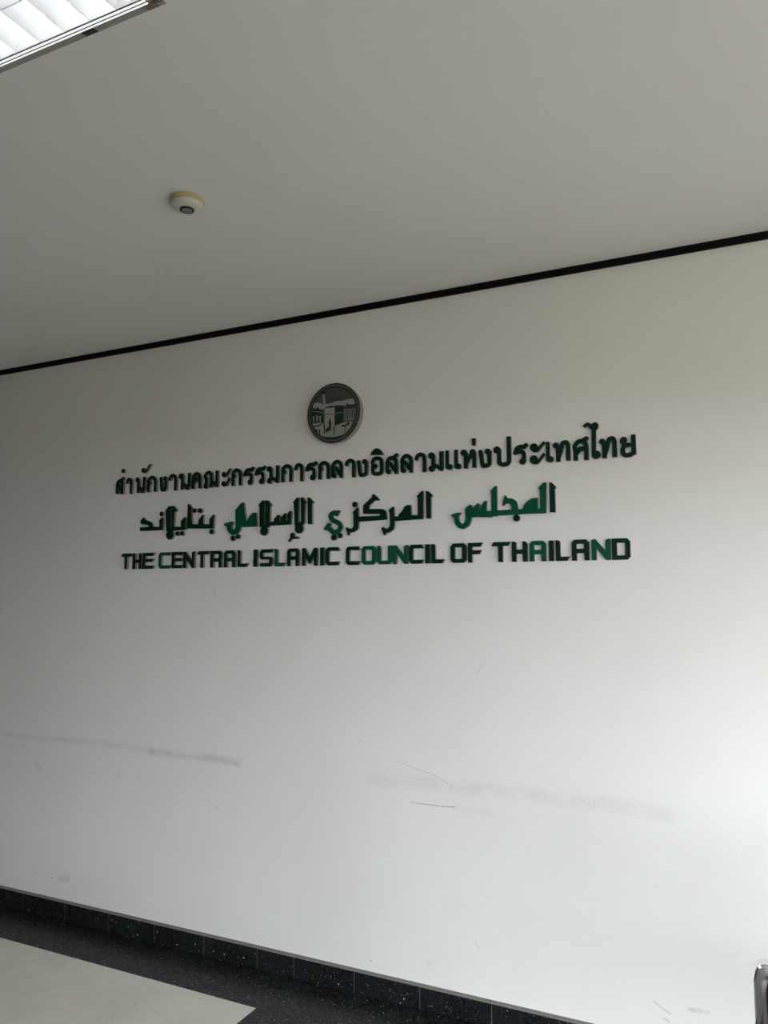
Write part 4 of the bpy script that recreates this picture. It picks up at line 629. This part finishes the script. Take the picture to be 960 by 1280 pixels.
GR = {'en': 'capital letters of the bottom sign line', 'th': 'Thai letters of the top sign line', 'thm': 'small marks of the top sign line',
      'ar': 'joined Arabic letters of the middle sign line', 'dot': 'dots of the middle sign line'}
NM = {'en': 'english_letter', 'th': 'thai_letter', 'thm': 'thai_mark', 'ar': 'arabic_letters', 'dot': 'arabic_dot'}
CT = {'en': 'letter', 'th': 'letter', 'thm': 'letter mark', 'ar': 'letter', 'dot': 'letter mark'}
for rec in GL.strip().split('\n'):
    kind, label, bright, data = rec.split('|')
    loops = []
    for l in data.split(';'):
        v = [int(q) / 10 for q in l.split(',')]
        # first pair absolute, the rest differences
        x, z = v[0], v[1]; pts = [(x, z)]
        for k in range(2, len(v), 2):
            x += v[k]; z += v[k + 1]; pts.append((x, z))
        loops.append(pts)
    if bright == '1': face = M['glare_green']
    else: face = M['dark_green']
    o = outline_mesh(NM[kind], loops, 0.014, -0.014 + 0.0004, [face, M['side']])
    tag(o, label, CT[kind], GR[kind])

# ------------------------------------------------------------------ emblem
def emblem():
    cx, cz, R_ = -1.6283, 2.3253, 0.1305
    t = empty('emblem', (cx, 0, cz))
    tag(t, 'round silver and green emblem plaque showing a shrine and minaret above the sign lettering', 'emblem')
    rot = Matrix.Rotation(math.radians(90), 4, 'X')   # z of the lathe -> -y
    def disc(name, prof, mat, n=96):
        bm = bmesh.new(); lathe(bm, prof, n)
        bmesh.ops.transform(bm, matrix=rot, verts=bm.verts)
        o = link_mesh(name, bm, mat, t, True); o.data.set_sharp_from_angle(angle=0.5); return o
    disc('backing_disc', [(0, -0.0005), (R_ - 0.004, -0.0005), (R_ - 0.004, 0.018), (R_, 0.018), (R_, 0.0335), (R_ - 0.0015, 0.035), (0, 0.035)], M['emblem_side'])
    disc('outer_ring', [(R_ - 0.0012, 0.0348), (R_ - 0.0012, 0.0362), (R_ - 0.0065, 0.0362), (R_ - 0.0065, 0.0348)], M['emblem_green'])
    disc('middle_ring', [(R_ - 0.0065, 0.0348), (R_ - 0.0065, 0.0356), (R_ - 0.0145, 0.0356), (R_ - 0.0145, 0.0348)], M['emblem_ring'])
    disc('inner_ring', [(R_ - 0.0145, 0.0348), (R_ - 0.0145, 0.0366), (R_ - 0.0205, 0.0366), (R_ - 0.0205, 0.0348)], M['emblem_green'])
    disc('picture_plate', [(0, 0.0348), (R_ - 0.0205, 0.0348), (R_ - 0.0205, 0.0353), (0, 0.0353)], M['emblem_dark'])
    EM = {
        'sky_panel': ('dark', 1, [[(-112.4, 37.9), (-109.2, 65.4), (-88.4, 94.1), (-60.5, 114.1), (-32.7, 121.6), (1.8, 121.8), (39.5, 113.0), (70.1, 95.7), (93.8, 71.7), (109.0, 47.4), (53.5, 47.5), (2.4, 48.5), (-39.0, 40.8)]]),
        'hill': ('silver', 2, [[(-115.2, 32.0), (-113.2, 44.2), (-102.0, 52.9), (-91.5, 56.7), (-79.2, 55.3), (-62.7, 51.1), (-50.7, 39.0), (-49.2, 18.9), (-73.6, 24.5), (-98.2, 30.2)], [(-40.7, 43.1), (-14.8, 42.2), (9.2, 49.3), (39.9, 50.5), (67.0, 53.6), (98.9, 53.9), (108.0, 41.5), (112.4, 24.4), (87.3, 25.0), (50.2, 27.2), (9.4, 29.5), (-7.8, 29.2), (-38.8, 23.9)]]),
        'ridge_line': ('green', 3, [[(-39.2, 66.9), (-8.0, 61.0), (33.0, 61.9), (33.0, 58.9), (-4.6, 56.9), (-39.2, 63.8)], [(2.3, 54.7), (39.9, 53.2), (83.8, 57.8), (83.8, 54.7), (43.3, 49.2), (2.3, 51.0)], [(-102.1, 61.5), (-79.2, 58.4), (-58.2, 51.8), (-58.1, 48.7), (-80.9, 54.9), (-102.1, 57.8)]]),
        'tree_line': ('green', 3, [[(-105.3, 34.0), (-96.5, 32.5), (-94.0, 26.7), (-85.9, 25.2), (-84.2, 31.8), (-76.5, 32.5), (-70.1, 23.5), (-62.4, 21.8), (-58.9, 15.3), (-70.0, 14.9), (-76.4, 22.3), (-85.8, 21.2), (-91.7, 14.1), (-98.1, 16.3), (-98.9, 23.5)], [(60.3, 32.2), (70.5, 32.9), (76.6, 26.2), (83.9, 30.5), (92.3, 24.5), (100.0, 30.3), (112.4, 28.4), (112.4, 18.4), (100.7, 17.6), (92.4, 21.5), (84.0, 17.6), (70.5, 19.0)], [(-38.8, 28.5), (-21.6, 31.9), (-0.9, 31.5), (0.8, 26.4), (-16.4, 26.1), (-37.1, 23.7)], [(37.3, 27.4), (53.6, 26.9), (53.7, 21.7), (38.7, 21.8)]]),
        'colonnade': ('green', 2, [[(-118.0, 29.2), (-49.1, 14.3), (-48.6, -39.4), (-114.4, -34.5)], [(48.6, 19.2), (115.7, 16.6), (117.6, -40.0), (50.6, -34.5)]]),
        'colonnade_column': ('silver', 3, [[(-101.3, -6.5), (-97.9, -3.2), (-94.3, -7.2), (-94.0, -31.9), (-97.5, -31.5), (-97.8, -10.0), (-101.1, -31.2)], [(-85.6, -3.5), (-80.3, -0.9), (-76.1, -6.0), (-77.2, -33.5), (-80.7, -33.2), (-80.3, -8.6), (-84.2, -32.8)], [(-69.8, -9.7), (-65.6, -5.5), (-61.1, -10.6), (-61.9, -35.0), (-64.6, -34.7), (-65.5, -13.8), (-68.1, -34.4)], [(53.7, 12.6), (57.8, 12.5), (58.0, -30.1), (54.0, -30.3)], [(63.8, 12.5), (67.9, 12.3), (68.1, -31.2), (64.1, -31.4)], [(73.9, 12.3), (78.0, 12.2), (78.2, -32.2), (74.2, -32.4)], [(84.0, 12.1), (88.0, 12.0), (88.3, -33.2), (84.3, -33.4)], [(94.1, 12.0), (98.1, 11.8), (98.3, -34.2), (94.3, -34.4)], [(104.1, 11.8), (108.1, 11.7), (108.3, -35.2), (104.3, -35.4)], [(-112.2, 22.4), (-49.0, 6.6), (-49.0, 4.1), (-112.2, 19.3)], [(54.0, -32.2), (117.6, -37.6), (117.6, -41.5), (54.0, -36.1)]]),
        'minaret': ('silver', 4, [[(-52.6, 88.4), (-44.9, 87.6), (-43.4, 67.4), (-40.6, 65.5), (-40.9, 22.6), (-48.5, 23.4), (-51.0, 68.2)]]),
        'minaret_cap': ('green', 4, [[(-58.6, 96.8), (-55.2, 101.1), (-50.7, 106.7), (-46.5, 100.1), (-41.2, 93.3), (-43.5, 86.5), (-53.3, 87.6)]]),
        'shrine_side_wall': ('silver', 4, [[(-43.0, 24.4), (6.7, 22.8), (6.6, -56.9), (-42.3, -52.2)]]),
        'shrine_front_wall': ('green', 4, [[(6.6, 31.3), (26.4, 31.6), (46.2, 25.5), (45.3, -46.1), (6.6, -56.9)]]),
        'shrine_band': ('green', 5, [[(-42.7, -0.2), (6.9, -2.2), (6.9, -4.7), (-42.7, -3.2)]]),
        'shrine_band_light': ('silver', 5, [[(7.5, -1.1), (45.7, -0.8), (45.7, -2.6), (7.6, -3.5)]]),
        'plaza': ('silver', 3, [[(-108.0, -36.7), (-52.1, -37.5), (-48.6, -40.9), (-42.3, -52.2), (6.6, -56.9), (45.6, -47.0), (84.3, -41.8), (91.7, -53.0), (89.5, -79.8), (71.2, -96.1), (54.4, -102.1), (10.4, -104.1), (-20.4, -102.9), (-48.1, -98.0), (-65.4, -95.2), (-86.6, -72.5), (-100.8, -52.7)]]),
        'steps': ('green', 5, [[(-37.9, -78.5), (-35.9, -66.5), (-20.1, -58.0), (-19.6, -40.7), (-22.4, -38.9), (-16.3, -18.8), (-10.0, -40.1), (-11.1, -71.9), (-30.9, -81.3)]]),
        'wall_line': ('green', 5, [[(1.1, -57.9), (6.6, -56.9), (6.2, -96.2), (2.1, -95.8)], [(-48.6, -39.4), (-40.9, -52.3), (-39.1, -89.7), (-44.0, -90.1)], [(-74.4, -70.6), (-69.2, -63.4), (-65.7, -71.4), (-64.8, -93.5), (-70.3, -92.3)], [(-100.9, -49.7), (-65.9, -44.4), (-52.1, -39.0), (-52.1, -42.7), (-65.9, -49.9), (-97.3, -54.6)], [(-90.2, -63.0), (-81.5, -62.2), (-77.8, -76.4), (-83.0, -79.0)]]),
        'tree_top': ('green', 5, [[(39.3, -60.0), (45.7, -55.2), (57.5, -58.1), (69.3, -53.8), (71.6, -45.6), (76.9, -45.0), (80.3, -51.3), (74.3, -60.3), (60.9, -63.6), (44.0, -64.1)]]),
        'tree_trunk': ('green', 5, [[(55.5, -61.6), (59.2, -61.9), (59.4, -87.5), (56.3, -87.2)]]),
        'path_line': ('green', 5, [[(-74.1, -94.4), (-48.0, -99.8), (-17.0, -105.6), (13.8, -106.6), (40.9, -103.9), (67.8, -99.4), (67.9, -103.0), (40.9, -108.4), (13.8, -111.4), (-16.9, -110.5), (-51.5, -103.8), (-70.6, -98.4)]]),
        'flag_post': ('silver', 5, [[(95.1, -53.3), (99.1, -53.7), (97.8, -65.6), (93.8, -65.2)], [(87.7, -47.2), (107.7, -48.0), (107.7, -51.6), (87.7, -50.8)]])}
    mats = {'silver': M['silver'], 'green': M['emblem_green'], 'dark': M['emblem_dark']}
    for name, (mat, layer, polys) in EM.items():
        for pl in polys:
            bm = bmesh.new()
            # keep the picture inside the inner ring
            pts = []
            for x, z in pl:
                r = math.hypot(x, z); k = min(1.0, (R_ - 0.020) * 1000 / max(r, 1e-6)); pts.append((x * k / 1000, z * k / 1000))
            y1 = -(0.0353 + 0.00022 * layer)
            a = [bm.verts.new((p[0], -0.0350, p[1])) for p in pts]; b = [bm.verts.new((p[0], y1, p[1])) for p in pts]
            n = len(pts)
            for i in range(n): bm.faces.new((a[i], a[(i + 1) % n], b[(i + 1) % n], b[i]))
            bm.faces.new(a[::-1]); bm.faces.new(b)
            bmesh.ops.triangulate(bm, faces=[f for f in bm.faces if len(f.verts) > 4])
            bmesh.ops.recalc_face_normals(bm, faces=bm.faces)
            link_mesh(name, bm, mats[mat], t)
M['emblem_ring'] = Mat('emblem_ring_grey', (0.10, 0.12, 0.10), 0.45, metal=0.4).m
emblem()

# ------------------------------------------------------------------ chair at the lower right edge
def chair():
    t = empty('chair', (0.151, -1.20, 0.0))
    tag(t, 'chair with black padded back in a chrome frame at the lower right edge', 'chair')
    # barrel-shaped back frame in the x-z plane, flat bar
    ztop, zbot, hw = 0.868, 0.53, 0.2115
    def outline(k, n=96):
        pts = []
        for i in range(n):
            a = 2 * math.pi * i / n
            c, s = math.cos(a), math.sin(a)
            x = math.copysign(abs(c) ** 0.07, c); z = math.copysign(abs(s) ** 0.07, s)
            zz = (ztop + zbot) / 2 + z * ((ztop - zbot) / 2 - k)
            w_ = hw - 1.25 * (zz - (ztop - 0.095)) ** 2 - k
            pts.append((x * w_, zz))
        return pts
    bm = bmesh.new()
    ko, kb, ki = 0.0, 0.004, 0.021
    prof = [(ko + 0.003, 0.016), (ko, 0.013), (ko, -0.013), (ko + 0.003, -0.016), (0.0150, -0.016), (0.0225, -0.008), (0.0225, 0.016)]
    bend = lambda z: 1.9 * max(0.0, z - (ztop - 0.085)) ** 2 + 0.25 * max(0.0, (ztop - 0.14) - z) ** 2
    rings = [[bm.verts.new((x, y + bend(z), z)) for x, z in outline(k)] for k, y in prof]
    for i in range(len(prof)):
        A, B = rings[i], rings[(i + 1) % len(prof)]
        for j in range(len(A)):
            bm.faces.new((A[j], A[(j + 1) % len(A)], B[(j + 1) % len(A)], B[j]))
    bmesh.ops.recalc_face_normals(bm, faces=bm.faces)
    o = link_mesh('back_frame', bm, M['chrome'], t, True); o.data.set_sharp_from_angle(angle=0.45)
    # padded back
    bm = bmesh.new()
    lv = [(0.0220, 0.000), (0.030, -0.008), (0.05, -0.017), (0.09, -0.020)]
    fr = [[bm.verts.new((x, y + bend(z), z)) for x, z in outline(k)] for k, y in lv]
    bk = [[bm.verts.new((x, -y + 0.002 + bend(z), z)) for x, z in outline(k)] for k, y in lv]
    for S_ in (fr, bk):
        for A, B in zip(S_[:-1], S_[1:]):
            for j in range(len(A)): bm.faces.new((A[j], A[(j + 1) % len(A)], B[(j + 1) % len(A)], B[j]))
        bm.faces.new(S_[-1])
    for j in range(len(fr[0])): bm.faces.new((fr[0][j], fr[0][(j + 1) % 96], bk[0][(j + 1) % 96], bk[0][j]))
    bmesh.ops.recalc_face_normals(bm, faces=bm.faces)
    link_mesh('backrest', bm, M['leather'], t, True)
    # seat on the wall side
    bm = bmesh.new(); box(bm, -0.200, 0.200, 0.03, 0.47, 0.405, 0.465, 0, 0.022)
    link_mesh('seat', bm, M['leather'], t, True)
    bm = bmesh.new(); box(bm, -0.195, 0.195, 0.035, 0.465, 0.385, 0.408, 0, 0.004)
    link_mesh('seat_frame', bm, M['chrome'], t)
    for sx in (-1, 1):
        for y0, y1 in ((0.045, 0.01), (0.45, 0.475)):
            bm = bmesh.new()
            tube(bm, [(sx * 0.183, y0, 0.395), (sx * 0.186, (y0 + y1) / 2, 0.2), (sx * 0.19, y1, 0.0)], 0.011, 16)
            link_mesh('leg', bm, M['chrome'], t)
    for sx in (-1, 1):
        bm = bmesh.new(); tube(bm, [(sx * 0.07, 0.10, 0.395), (sx * 0.07, 0.035, 0.40), (sx * 0.07, 0.022, 0.44), (sx * 0.07, 0.020, 0.50), (sx * 0.07, 0.022, 0.56)], 0.009, 14)
        link_mesh('back_bracket', bm, M['chrome'], t)
    t.rotation_euler = (0, 0, math.radians(0.0))
chair()
